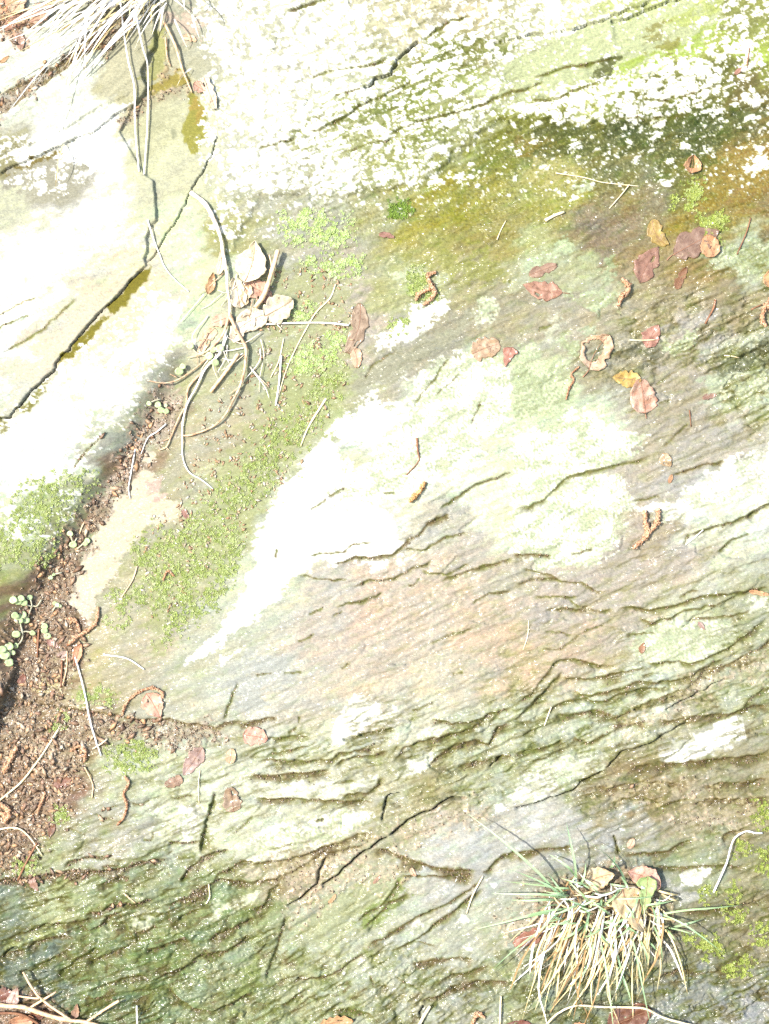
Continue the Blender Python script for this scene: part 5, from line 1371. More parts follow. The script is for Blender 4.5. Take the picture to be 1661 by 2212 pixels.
# ------------------------------------------------------------------ fallen leaves
TP = lambda k, x, y: T(k, [(x, y)])[0]
LEAVES = [
 # label, square, x, y, length, width, way of the tip, material, shape, cup, curl, stalk, extra
 ('large pinkish rounded leaf with pale sheen, stalk down, right of centre', 5, 838, 912, 225, 172, 98, 'pinkwhite', 'round', .10, .04, 30, dict(stiff=.8)),
 ('yellowish spotted leaf tucked above left of the large pinkish leaf', 5, 735, 800, 185, 118, 172, 'ochre', 'ovate', .05, .02, 0, {}),
 ('reddish leaf with pale blotches above the large pinkish leaf', 5, 892, 522, 165, 120, 62, 'redbrown', 'ovate', .08, .05, 0, {}),
 ('tan curled leaf ring with its middle rotted away', 5, 535, 620, 250, 200, 60, 'tan', 'round', .10, .06, 60, dict(hollow=lambda t, s: (t - .5) ** 2 * 5 + (s + .15) ** 2 < .42)),
 ('red brown wet leaf with pointed tip, beside an upright catkin', 5, 865, 60, 260, 160, 62, 'redbrown', 'ovate', .06, .03, 0, {}),
 ('purple brown wet leaf pressed flat, partly under a small orange leaf', 2, 1175, 1580, 330, 190, 28, 'purple', 'ovate', .04, .02, 50, {}),
 ('small orange pink rounded leaf on top of a purple brown leaf', 2, 1265, 1605, 145, 125, 110, 'orange', 'round', .08, .04, 0, dict(lift=4)),
 ('red brown ribbed leaf lying across the wet face, tip to the left', 5, 190, 232, 260, 125, 168, 'redbrown', 'ovate', .05, .03, 40, {}),
 ('brown torn leaf above the red brown ribbed leaf', 5, 190, 100, 190, 80, 20, 'purple', 'torn', .04, .02, 0, {}),
 ('orange folded leaf halves standing like a pair of wings below the white lichen', 2, 1158, 1075, 120, 115, 80, 'orange', 'ovate', .34, .05, 0, dict(hollow=lambda t, s: abs(s) < .3 and t > .35)),
 ('tan orange leaf cut off by the right edge of the picture', 5, 1655, 155, 120, 105, 95, 'orange', 'ovate', .18, .06, 0, {}),
 ('small pinkish red triangular leaf above the pale green crust', 4, 1625, 655, 130, 95, 250, 'red', 'ivy', .08, .05, 0, {}),
 ('thin brown wet leaf film left of the pinkish red triangular leaf', 4, 1482, 600, 190, 160, 20, 'film', 'torn', .02, .01, 0, {}),
 ('cream leaf standing upright at the top of the root litter', 4, -20, 60, 270, 190, 75, 'cream', 'ovate', .16, .10, 0, dict(lift=6)),
 ('large cream rounded leaf at the right end of the root litter', 4, 150, 350, 210, 170, 30, 'cream', 'round', .10, .05, 0, dict(lift=7)),
 ('cream leaf lying under the large cream rounded leaf in the root litter', 4, -40, 430, 260, 150, 210, 'cream', 'ovate', .08, .05, 0, dict(lift=5)),
 ('pinkish brown leaf behind the forked twig in the root litter', 4, 20, 230, 220, 140, 150, 'pink', 'ovate', .08, .04, 0, dict(lift=2)),
 ('orange brown upright leaf left of the main root', 3, 1375, 190, 140, 60, 75, 'orange', 'ovate', .25, .08, 0, dict(lift=4)),
 ('pink brown leaf scrap below the main root fork', 3, 1440, 420, 150, 90, 200, 'pink', 'torn', .08, .03, 0, {}),
 ('tan leaf scrap at the left side of the root litter', 3, 1340, 540, 170, 90, 240, 'tan', 'torn', .08, .03, 0, {}),
 ('crumpled cream scrap beside the main root under the fork', 3, 1545, 250, 190, 120, 100, 'cream', 'torn', .2, .1, 0, dict(lift=4)),
 ('crumpled pale tan leaf low in the root litter', 3, 1570, 470, 210, 130, 230, 'cream', 'torn', .16, .1, 0, dict(lift=3)),
 ('pale scrap hanging below the pink brown leaf in the root litter', 4, -60, 260, 130, 80, 260, 'tan', 'torn', .2, .1, 0, dict(lift=5)),
 ('thin cream sliver at the upper left of the root litter', 3, 1440, 60, 150, 60, 80, 'cream', 'torn', .2, .1, 0, dict(lift=3)),
 ('brown fibrous leaf skeleton right of the root litter', 4, 660, 480, 330, 120, 255, 'greybrown', 'torn', .03, .02, 0, {}),
 ('tan leaf scrap at the foot of the brown leaf skeleton', 4, 650, 660, 130, 80, 280, 'pink', 'torn', .05, .03, 0, {}),
 ('pinkish ribbed leaf under an arched catkin at lower left', 6, 1000, 1245, 175, 150, 300, 'pink', 'ovate', .08, .06, 0, dict(veins=9)),
 ('pink rounded leaf with pale middle on the earthy crack', 6, 1655, 1448, 160, 120, 350, 'pink', 'round', .10, .03, 0, {}),
 ('pale mauve ribbed leaf slanting below the earthy crack', 6, 1255, 1610, 220, 120, 235, 'mauve', 'ovate', .06, .03, 0, dict(veins=9)),
 ('small brown see-through leaf scrap between the mauve leaf and the pink rounded leaf', 6, 1500, 1575, 95, 75, 80, 'film', 'torn', .03, .02, 0, {}),
 ('dark brown rotting leaf by the upright green step', 9, 1505, 200, 160, 130, 100, 'greybrown', 'torn', .08, .05, 0, dict(veins=9)),
 ('dark mauve wet leaf below the mauve ribbed leaf', 9, 1130, 85, 120, 80, 200, 'purple', 'torn', .05, .03, 0, {}),
 ('small dark red leaf hanging at the edge of the leaf litter', 9, 330, 395, 115, 55, 265, 'darkred', 'ovate', .12, .05, 0, {}),
 ('dark red crumpled leaf in the leaf litter at left', 9, 400, 95, 130, 90, 20, 'darkred', 'lobed', .15, .06, 0, {}),
 ('dark mauve leaf lying on the earth ledge at lower left', 9, 205, 755, 110, 60, 290, 'purple', 'torn', .08, .04, 0, {}),
 ('tan veined leaf at the left back of the grass tuft', 11, 545, 685, 190, 150, 25, 'tan', 'ovate', .14, .05, 0, dict(lift=18)),
 ('tan brown curled leaf at the right back of the grass tuft', 11, 845, 690, 230, 150, 155, 'pink', 'ovate', .16, .08, 0, dict(lift=16)),
 ('large tan ivy leaf pointing down on the grass tuft', 11, 745, 895, 295, 200, 297, 'tan', 'ivy', .08, .04, 30, dict(lift=32, veins=5)),
 ('pale green ivy leaf on the grass tuft', 11, 845, 790, 235, 135, 262, 'ivygreen', 'ivy', .12, .05, 0, dict(lift=28, veins=5)),
 ('dark red wet leaf under the drooping blades at the bottom edge', 11, 750, 1610, 300, 190, 20, 'darkred', 'round', .06, .04, 0, {}),
 ('dark red leaf tip at the bottom edge left of the grass stems', 11, 60, 1660, 200, 90, 170, 'darkred', 'ovate', .06, .04, 0, {}),
 ('small orange leaf between the dark red leaves at the bottom edge', 11, 420, 1655, 110, 60, 10, 'orange', 'torn', .1, .05, 0, {}),
 ('red brown flat leaf at the left foot of the grass tuft', 11, 110, 1085, 230, 110, 200, 'red', 'torn', .03, .02, 0, {}),
 ('orange pale lobed leaf at the bottom edge near the middle', 10, 510, 1640, 230, 95, 8, 'orange', 'lobed', .16, .06, 0, {}),
 ('grey pink leaf standing in the litter at the bottom left corner', 9, 85, 1495, 150, 80, 70, 'mauve', 'ovate', .2, .08, 0, dict(lift=6)),
 ('dark brown leaf at the left edge above the bottom left branch', 9, 15, 1480, 110, 90, 160, 'darkred', 'round', .14, .06, 0, dict(lift=3)),
 ('orange tan leaf under the branch in the bottom left corner', 9, 140, 1650, 160, 90, 10, 'orange', 'round', .14, .06, 0, dict(lift=3)),
 ('brown leaf below the fork of the bottom left branch', 9, 245, 1605, 130, 70, 20, 'darkred', 'ovate', .14, .06, 0, {}),
 ('red brown folded leaf right of the bottom left branch fork', 9, 485, 1590, 120, 50, 75, 'redbrown', 'ovate', .25, .06, 0, dict(lift=3)),
 ('orange brown lobed leaf in the top left corner', 0, 45, 40, 190, 140, 40, 'orange', 'lobed', .12, .06, 0, {}),
 ('tan brown leaf right of the orange lobed leaf in the top left corner', 0, 150, 55, 170, 100, 60, 'tan', 'ovate', .14, .05, 0, dict(lift=4)),
 ('pale pink leaf seen through the dry blades at upper left', 0, 290, 110, 200, 130, 40, 'pink', 'ovate', .08, .04, 0, dict(lift=4)),
 ('dark red brown leaf under the dry blades at upper left', 0, 130, 165, 190, 110, 210, 'red', 'lobed', .1, .05, 0, {}),
 ('small red brown leaf hanging below the dark leaf at upper left', 0, 150, 300, 110, 70, 280, 'redbrown', 'ovate', .12, .05, 0, {}),
 ('little orange leaf scrap by the left edge under the dry blades', 0, 50, 410, 70, 26, 35, 'orange', 'ovate', .2, .05, 0, {}),
 ('small pink leaf at the top of the peeling cream scrap', 0, 1300, 590, 90, 70, 330, 'pink', 'ovate', .12, .05, 0, dict(lift=4)),
 ('peeling cream leaf scrap hanging beside the damp olive stain', 0, 1365, 625, 220, 85, 290, 'cream', 'torn', .12, .05, 0, dict(lift=3)),
 ('tan leaf scrap on the litter beside the brown stem at upper left', 0, 1240, 265, 90, 50, 340, 'tan', 'torn', .1, .05, 0, {}),
 ('small red brown leaf bud on the pale green crust at right', 8, 835, 878, 70, 42, 75, 'brown', 'ovate', .2, .05, 0, {}),
 ('small pinkish leaf scrap on the ledge above the pale green crust', 8, 1218, 735, 62, 34, 310, 'mauve', 'ovate', .2, .05, 0, {}),
 ('orange flake at the right edge on the long ledge', 8, 1590, 525, 130, 34, 350, 'orange', 'torn', .08, .03, 0, {}),
 ('thin see-through leaf film on the grey wet face', 5, 985, 1325, 100, 80, 300, 'film', 'ovate', .02, .01, 0, {}),
 ('dark purplish leaf scrap right of the large pinkish leaf', 5, 1268, 912, 90, 40, 15, 'purple', 'torn', .06, .03, 0, {}),
 ('tiny orange leaf scrap on the brown face above the long white crust', 5, 1015, 1445, 60, 34, 70, 'orange', 'lobed', .1, .03, 0, {}),
 ('orange folded leaf at the edge of the litter, below the curved catkin', 6, 505, 920, 150, 58, 255, 'orange', 'ovate', .3, .06, 0, dict(lift=3)),
 ('mauve leaf scrap in the middle of the leaf litter at left', 6, 405, 925, 80, 50, 200, 'mauve', 'torn', .1, .04, 0, {}),
 ('red brown leaf scrap below the seedlings', 6, 340, 855, 90, 50, 330, 'redbrown', 'ovate', .15, .04, 0, {}),
 ('dark red leaf scrap by the left edge above the earthy crack', 6, 130, 1090, 70, 50, 60, 'darkred', 'torn', .15, .04, 0, {}),
 ('pale pink scrap on the lower crack beside the wide black split', 10, 1012, 665, 60, 34, 300, 'pink', 'torn', .05, .02, 0, {}),
 ('red brown flake left of the pale pink scrap', 10, 782, 710, 70, 26, 50, 'redbrown', 'torn', .05, .02, 0, {}),
 ('orange flake on the earthy slate below the wide black split', 10, 497, 838, 70, 26, 50, 'orange', 'torn', .05, .02, 0, {}),
 ('pinkish flake on the slate above right of the grass tuft', 11, 765, 485, 70, 46, 60, 'pink', 'round', .05, .02, 0, {}),
 ('red brown flat scrap on the wet face at far upper right', 2, 1445, 480, 60, 30, 45, 'redbrown', 'ovate', .05, .02, 0, {}),
 ('reddish scrap pair on the olive face at upper centre', 1, 845, 1530, 100, 40, 350, 'redbrown', 'torn', .08, .03, 0, {}),
 ('yellowish torn leaf above left of the purple brown leaf', 2, 920, 1530, 190, 110, 300, 'ochre', 'torn', .04, .02, 0, {}),
 ('curled brown leaf strip below the purple brown leaf', 5, 1080, 150, 150, 60, 65, 'brown', 'torn', .2, .05, 0, {}),
 ('red brown scrap in the mossy hollow by the tan bare patch', 6, 1205, 15, 70, 46, 300, 'redbrown', 'torn', .1, .03, 0, {}),
]
for i, (lb, k, x, y, ln, wd, an, mt, sh, cup, cu, stk, ex) in enumerate(LEAVES):
    px, py = TP(k, x, y)
    ex = dict(ex)
    leaf(lb, (px, py), ln * TS, wd * TS, an, M['leaf_' + mt], sh, cup * (.45 if LC[mt][2] > .35 else 1), cu * (.5 if LC[mt][2] > .35 else 1), ex.pop('lift', .6), stk * TS, seed=i + 1, **ex)

# ------------------------------------------------------------------ catkins
CATS = [
 ('forked orange catkin below the green moss at upper centre', 4, [[(1160,112),(1110,140),(1135,200),(1155,250),(1115,300),(1085,322)], [(1030,292),(1060,250),(1120,225)]], 19, 0),
 ('upright orange brown catkin left of the red brown pointed leaf', 5, [[(700,155),(735,190),(740,235),(700,270),(680,328)]], 21, 0),
 ('thick orange brown catkin at the right edge', 5, [[(1655,280),(1620,340),(1605,410),(1630,465)], [(1690,400),(1640,330)]], 20, 0),
 ('thin brown catkin hanging below the tan leaf ring', 5, [[(425,722),(375,770),(392,805),(362,862),(343,930)]], 10, 0),
 ('fat rust catkin with two arms on the wet face at right', 5, [[(850,1650),(855,1720),(870,1790),(845,1830),(780,1890)], [(935,1640),(930,1720),(880,1790)]], 22, 0),
 ('pale yellowish catkin on the bleached rock near the middle', 4, [[(1090,1470),(1062,1520),(1030,1555),(995,1588)]], 20, 1),
 ('long rust catkin curving along the litter edge', 6, [[(640,620),(632,700),(590,752),(510,805),(440,862)]], 17, 0),
 ('short hooked catkin left of the long rust catkin', 6, [[(430,690),(490,698),(522,770)]], 15, 0),
 ('arched catkin over the pinkish ribbed leaf', 6, [[(798,1310),(825,1235),(900,1165),(990,1135),(1052,1162),(1062,1195)]], 14, 0),
 ('small bent catkin in the middle of the gully moss', 6, [[(1060,440),(1090,380),(1130,412)]], 11, 0),
 ('hooked brown catkin on the earth below the earthy crack', 6, [[(460,1545),(520,1512),(560,1540),(552,1610)]], 15, 0),
 ('long wavy catkin hanging on the green slate at lower left', 9, [[(818,48),(842,90),(808,160),(828,230),(808,310),(765,362)]], 13, 0),
 ('thick rust catkin at the left edge of the leaf litter', 6, [[(20,1690),(60,1610),(100,1530)]], 24, 0),
 ('clumped rust catkin at the left edge below the thick one', 9, [[(-10,230),(50,290),(20,360)], [(-10,300),(60,320)]], 22, 0),
 ('rust catkin at the bottom edge left of the grass stems', 10, [[(1395,1645),(1430,1580),(1475,1600)]], 19, 0),
 ('small dark catkin by the long straw in the leaf litter', 9, [[(290,160),(260,240),(235,300)]], 15, 0),
]
for i, (lb, k, arms, r, y) in enumerate(CATS):
    cat_tints = CATK
    if y:
        CATK = CATY
    catkin(lb, [T(k, a) for a in arms], r * TS * .8, M['catkin'], i + 3)
    CATK = cat_tints

# ------------------------------------------------------------------ roots, twigs and straws
root, base = thing('tree_root', 'pale forked root hanging from the crack over the leaf litter', 'root', TP(0, 1250, 1265))


def rt(k, pts, r0, r1, m='root', seed=1, name='branch_root', lift=0):
    tube_part(name, root, base, T(k, pts), r0 * TS * .85, r1 * TS * .55, M[m], lift, 8, .10, seed)


rt(0, [(1245,1262,2),(1340,1340,8),(1400,1450,12),(1440,1560,14),(1455,1658,14)] + [(1477,1780,16),(1482,1880,16),(1496,1980,14),(1492,2060,12)], 17, 13, 'rootpale', 1, 'main_root')
rt(3, [(1490,390,12),(1460,500,14),(1400,580,14),(1320,640,12),(1220,665,10)], 12, 7, 'root', 2)
rt(3, [(1496,395,12),(1540,490,14),(1590,580,16),(1600,630,16),(1590,740,16),(1560,850,14),(1520,930,12),(1460,1040,12),(1380,1110,9),(1250,1160,6),(1180,1165,3)], 15, 8, 'root', 3)
rt(3, [(1480,430,12),(1440,620,12),(1340,730,10),(1280,850,10),(1220,960,8),(1190,1080,8),(1185,1200,8),(1190,1310,5),(1230,1400,4),(1310,1450,3),(1385,1510,2)], 9, 5, 'strawwhite', 4)
rt(3, [(1420,560,8),(1330,680,8),(1220,770,10),(1140,815,12),(1060,830,12),(970,815,8)], 9, 6, 'root', 5)
rt(3, [(1340,730,6),(1230,850,6),(1210,960,6),(1160,1060,6),(1110,1180,5),(1080,1240,5),(1030,1260,4)], 9, 6, 'root', 6)
rt(3, [(1150,790,10),(1110,770,8)], 6, 3, 'root', 7, 'rootlet')
rt(3, [(1560,850,12),(1490,900,8)], 7, 3, 'root', 8, 'rootlet')
rt(3, [(1110,1180,5),(1060,1200,4)], 6, 3, 'root', 9, 'rootlet')
rt(3, [(1080,1240,5),(1100,1258,4)], 6, 3, 'root', 10, 'rootlet')
rt(3, [(1080,1090,5),(1020,1140,4),(960,1180,2),(915,1285,2)], 6, 3, 'strawwhite', 11, 'rootlet')
rq = random.Random(77)
for i in range(26):
    x0, y0 = rq.uniform(1330, 1720), rq.uniform(60, 760)
    L_, a_ = rq.uniform(90, 260), rq.gauss(250, 45) * math.pi / 180
    bx = rq.uniform(-.3, .3) * L_
    rt(3, [(x0, y0, rq.uniform(4, 14)), (x0 + .5 * L_ * math.cos(a_) - bx * math.sin(a_), y0 - .5 * L_ * math.sin(a_) + bx * math.cos(a_), rq.uniform(6, 18)), (x0 + L_ * math.cos(a_), y0 - L_ * math.sin(a_), rq.uniform(2, 8))], rq.uniform(2.6, 4.5), 2.4, rq.choice(('rootpale', 'strawwhite', 'root')), 100 + i, 'fine_root')
stick('twig', 'thick forked twig leaning over the cream leaves of the root litter', 'twig', T(4, [(150,-20,26),(110,110,22),(60,260,18),(0,345,14)]), 16 * TS, 12 * TS, M['twigtan'], seed=4, twigs=[(T(4, [(112,90,22),(92,10,24)]), 8 * TS, 5 * TS)])
stick('twig', 'split woody twig pointing down left from the root fork', 'twig', T(3, [(1550,640,12),(1480,740,9),(1370,885,3)]), 15 * TS, 12 * TS, M['twigtan'], seed=5)
STR = [
 ('long thin straw slanting over the moss right of the root litter', 'straw', 4, [(515,190),(480,280),(390,370),(330,470),(260,600),(190,760),(130,970)], 4.5, 3.5, 'straw'),
 ('straight bleached straw pointing right from the root litter', 'straw', 4, [(600,455,6),(450,440,7),(250,440,8),(60,450,9)], 6, 5, 'strawwhite'),
 ('short white straw standing on the moss below the crossed straws', 'straw', 4, [(165,650,3),(150,830,4),(128,972,2)], 7, 6, 'strawwhite'),
 ('dry flat stem lying down left at the edge of the moss', 'straw', 4, [(455,925),(380,1040),(330,1130),(290,1230)], 8, 4, 'straw'),
 ('reddish brown twig with a bend on the pale crust near the middle', 'twig', 4, [(1040,1180),(1045,1260),(1050,1330),(970,1420)], 7, 3.5, 'twigbrown'),
 ('long pale hair-like straw on the olive face at upper right', 'straw', 2, [(275,1130,3),(450,1160,4),(560,1190,4),(690,1205,3),(810,1215,2)], 3.5, 3, 'straw'),
 ('short straw meeting the hair-like straw at an angle', 'straw', 2, [(750,1205,5),(690,1280,3),(618,1362,1)], 4.5, 3.5, 'straw'),
 ('short thick cream stick on the olive face', 'stick', 2, [(205,1440),(260,1410),(327,1385)], 11, 8, 'straw'),
 ('thin pale straw right of the short sticks at upper centre', 'straw', 1, [(1555,1562),(1580,1500),(1612,1440)], 4, 3, 'straw'),
 ('small brown twig lying below the purple brown leaf at right', 'twig', 5, [(1302,290),(1290,345),(1236,445)], 8, 6, 'twigbrown'),
 ('thin dark stem right below the large pinkish leaf', 'twig', 5, [(1140,1000),(1145,1060),(1150,1108)], 4, 3, 'twigbrown'),
 ('pale straw across the reddish blotched leaf', 'straw', 5, [(750,550,4),(840,552,7),(918,547,4)], 4, 3, 'straw'),
 ('pale thin straw by the dark wet streak at right', 'straw', 5, [(1370,645),(1410,650),(1462,662)], 4, 3, 'straw'),
 ('red brown straw beside the thick catkin at right', 'straw', 5, [(1532,355),(1570,335),(1602,322)], 5, 4, 'twigbrown'),
 ('short tan straw in the gully moss below the tan bare patch', 'straw', 6, [(892,350,2),(862,440,2),(790,552,1)], 5, 4, 'twigtan'),
 ('bent pale straw on the mossy slab at lower left', 'straw', 6, [(675,920,2),(830,945,3),(940,1015,1)], 5, 4, 'strawwhite'),
 ('long white stem hanging from the folded orange leaf across the earthy crack', 'stem', 6, [(475,890,4),(520,1040,6),(560,1200,7),(582,1320,7),(622,1460,6),(660,1572,2)], 5.5, 5, 'strawwhite'),
 ('long straw lying down left over the earth at the left edge', 'straw', 6, [(375,1410,3),(300,1530,4),(210,1658,4),(120,1765,3),(-20,1880,2)], 6, 6, 'straw'),
 ('red brown twig upright in the litter below the seedlings', 'twig', 6, [(245,760,3),(240,850,3),(234,945,2)], 7, 6, 'twigbrown'),
 ('brown twig upright in the litter beside the folded orange leaf', 'twig', 6, [(402,960,3),(398,1050,3),(395,1135,2)], 6, 5, 'twigbrown'),
 ('brown curved stem between the upright twig and the white stem', 'twig', 6, [(436,900,3),(432,1010,3),(405,1120,2)], 5, 4, 'twigtan'),
 ('short pale straw crossing the foot of the white stem', 'straw', 6, [(702,1465,3),(655,1500,4),(605,1530,2)], 5, 4, 'straw'),
 ('thin white straw hanging above the tan bare patch', 'straw', 3, [(878,1250,2),(852,1400,3),(836,1500,3),(846,1570,1)], 4, 3.5, 'strawwhite'),
 ('tiny straw on the brown wet face below the middle right', 'straw', 8, [(100,700),(95,800),(65,890)], 3, 2.5, 'straw'),
 ('short straw on the stepped ledges right of the middle', 'straw', 8, [(250,1262),(228,1320),(205,1382)], 4.5, 4, 'straw'),
 ('short pale straw on the wet face below the rust catkin', 'straw', 8, [(1225,115),(1170,165),(1112,212)], 4, 3, 'strawwhite'),
 ('upright straw left of the grass tuft', 'straw', 10, [(1465,690,3),(1405,800,4),(1360,935,1)], 5, 4.5, 'straw'),
 ('thick cream twig end at the bottom edge near the middle', 'twig', 10, [(1125,1528,10),(1080,1595,9),(1030,1675,8)], 11, 11, 'straw'),
 ('straight straw at the bottom edge left of the grass stems', 'straw', 10, [(1580,1460,8),(1576,1560,9),(1570,1680,8)], 6, 6, 'straw'),
 ('arching pale stem hooking over right of the grass tuft', 'stem', 11, [(1610,415,1),(1560,412,6),(1500,400,14),(1430,440,18),(1400,510,18),(1380,590,16),(1340,690,12),(1295,797,2)], 5, 6.5, 'strawwhite'),
 ('long thin tan twig across the bottom right under the grass stems', 'twig', 11, [(180,1665,24),(285,1555,26),(400,1507,26),(560,1520,26),(780,1525,26),(860,1540,24),(960,1590,22),(1150,1640,18),(1300,1665,14)], 6, 8, 'straw'),
 ('reddish straw leaning on the earth ledge at lower left', 'straw', 9, [(236,490,3),(180,590,4),(108,735,2)], 7, 7, 'twigbrown'),
 ('yellow bent straw over the earth at the left edge', 'straw', 9, [(-20,405,4),(60,392,5),(130,405,6),(200,470,6),(267,572,2)], 6, 5, 'straw'),
 ('brown thin stem bent above the long wavy catkin', 'twig', 9, [(552,-10,3),(605,100,4),(600,190,2)], 5, 4, 'twigtan'),
 ('short tan stem on the green slate at lower left', 'twig', 9, [(805,810,2),(845,835,3),(885,862,1)], 5, 4, 'twigtan'),
 ('thin straw hanging beside the dark rotting leaf', 'straw', 9, [(1300,10,3),(1288,110,3),(1292,222,1)], 3.5, 3, 'straw'),
 ('short curved straw on the brown ledge at lower left', 'straw', 9, [(1355,745,2),(1360,830,3),(1338,872,1)], 4.5, 4, 'straw'),
 ('upright straw with a sharp shadow at the bottom edge', 'straw', 9, [(890,1530,10),(892,1600,11),(893,1680,10)], 5, 5, 'strawwhite'),
 ('long pale stem hanging straight down over the greenish slab', 'stem', 0, [(796,-20,22),(822,230,20),(852,430,16),(890,600,12),(886,780,10),(895,950,8),(915,1132,3)], 6, 4.5, 'strawwhite'),
 ('second pale stem hanging right of the long straight one', 'stem', 0, [(895,60,22),(915,200,20),(945,350,16),(970,450,12),(970,700,10),(965,860,9),(945,1147,3)], 5.5, 4.5, 'strawwhite'),
 ('brown stem hanging over the small earth ledge at upper left', 'stem', 0, [(1075,170,16),(1150,330,14),(1195,480,10),(1252,618,2)], 9, 6, 'twigtan'),
 ('knobbly rootlet ending in the small earth ledge', 'root', 0, [(1085,270,8),(1095,400,7),(1115,450,2)], 7, 5, 'root'),
 ('fine white stem on the smooth pale slab below the crack corner', 'stem', 3, [(1040,-10,2),(1075,80,3),(1140,160,3),(1230,240,1)], 4, 3.5, 'strawwhite'),
 ('short forked straw at the right corner of the bleached slab', 'straw', 0, [(970,1440,3),(1005,1560,5),(1040,1655,1)], 4.5, 4, 'strawwhite'),
 ('small brown straw on the white lichen at far upper right', 'straw', 2, [(1515,335),(1508,400),(1500,462)], 4, 3.5, 'twigbrown'),
 ('dark thin stem standing right of the purple brown leaf', 'twig', 2, [(1530,1420,2),(1500,1520,3),(1440,1658,1)], 4, 4, 'twigbrown'),
 ('thin straw crossing the gully moss by the root tips', 'twig', 4, [(180,540),(150,680),(95,790)], 4, 3, 'straw'),
 ('short tan straw on the earth above the leaf litter', 'straw', 6, [(550,60),(530,100),(515,142)], 5, 4, 'twigtan'),
]
for i, (lb, ct, k, p, r0, r1, m) in enumerate(STR):
    stick(ct if ct != 'root' else 'rootlet', lb, ct, T(k, p), r0 * TS, r1 * TS, M[m], seed=20 + i, sides=6, knob=.08, group='stems and straws lying on the rock')
# branch in the bottom left corner
stick('branch', 'pale forked branch across the bottom left corner', 'branch', T(9, [(-60,1530,22),(150,1540,22),(250,1570,22),(340,1600,22),(450,1625,22),(560,1640,22),(660,1665,22)]), 15 * TS, 12 * TS, M['twigtan'], seed=70,
      twigs=[(T(9, [(150,1320,24),(200,1400,26),(260,1470,26),(330,1530,24),(430,1600,23),(470,1630,22)]), 7 * TS, 10 * TS), (T(9, [(110,1470,24),(200,1475,25),(265,1480,26)]), 6 * TS, 7 * TS), (T(9, [(370,1440,26),(290,1490,26),(200,1545,22)]), 6 * TS, 8 * TS), (T(9, [(778,1494,26),(680,1560,25),(560,1640,22)]), 9 * TS, 8 * TS)])
stick('twig', 'dark curved twig under the forked branch in the bottom left corner', 'twig', T(9, [(-40,1585,10),(120,1590,10),(220,1640,10),(260,1680,10)]), 9 * TS, 8 * TS, M['twigbrown'], seed=71)

# ------------------------------------------------------------------ grass
def blade_mesh(P, w, base, material, seed=0, fold=.25):
    """a tapering, slightly folded blade along (x, y, h) points"""
    C = smooth_line(P, 13)
    Tn, S, U = frames(C)
    t = np.linspace(0, 1, len(C))
    tw = np.random.default_rng(seed).normal() * .7
    prof = np.interp(t, [0, .1, .5, .8, 1], [.65, .95, 1, .62, .04]) * w / 2
    V = []
    for i in range(len(C)):
        a = tw * t[i] * 1.5
        s = math.cos(a) * S[i] + math.sin(a) * U[i]
        u = -math.sin(a) * S[i] + math.cos(a) * U[i]
        V += [C[i] - s * prof[i] + u * prof[i] * fold, C[i], C[i] + s * prof[i] + u * prof[i] * fold]
    F = []
    for i in range(len(C) - 1):
        for j in range(2):
            q = i * 3 + j
            F.append((q, q + 1, q + 4, q + 3))
    return mesh('grass_blade', V, F, material, True, base)


def gh(x, y):
    return float(sample(HS, x, y)[0])


tuft, tb = thing('grass_tuft', 'tuft of green and dry grass growing from a crack at lower right', 'grass', TP(11, 560, 860))
BL = [  # green blades: base and tip on square 11, rise
 ((330,860),(-300,268),70), ((410,760),(335,332),60), ((400,690),(228,542),40), ((740,760),(455,436),60), ((420,770),(462,588),50), ((620,640),(652,552),40), ((345,850),(-10,640),50), ((300,850),(-20,830),50), ((320,875),(-30,918),45), ((400,780),(182,742),40),
 ((350,800),(-130,700),55), ((330,840),(-140,788),50), ((380,900),(-260,1022),45), ((260,1000),(-200,1350),40), ((920,945),(1482,858),60), ((1040,1030),(1222,958),35), ((920,925),(1342,1172),50), ((1000,1030),(1192,1060),35), ((600,850),(895,800),60),
 ((740,1000),(885,1670),40), ((545,1150),(388,1422),40), ((550,1070),(640,1670),40), ((780,900),(1050,830),50), ((560,900),(700,740),50), ((480,900),(310,800),50), ((640,960),(480,820),50), ((700,1000),(860,1080),45), ((420,960),(160,1010),50),
 ((520,940),(360,860),45), ((900,1000),(960,1240),40), ((980,1030),(1050,1110),30), ((600,1000),(420,1080),45), ((450,860),(220,930),45), ((500,760),(300,690),45), ((660,1260),(760,1500),25), ((720,1240),(620,1500),30), ((860,1100),(930,1180),35), ((560,820),(440,700),50),
 ((370,820),(120,790),45), ((340,900),(60,1110),40), ((300,930),(-60,960),45), ((610,740),(760,745),45), ((900,900),(945,800),40), ((700,700),(730,780),45), ((470,1000),(250,1120),40), ((520,1080),(460,1290),35), ((800,1080),(860,1260),35), ((640,1120),(720,1420),30),
]
nb = 0
rg = random.Random(5)
for i in range(34):
    a_ = rg.gauss(185, 60) * math.pi / 180
    bx, by = rg.uniform(340, 900), rg.uniform(740, 1020)
    L_ = rg.uniform(110, 330)
    BL.append(((bx, by), (bx + L_ * math.cos(a_), by - .75 * L_ * math.sin(a_)), rg.uniform(20, 45)))
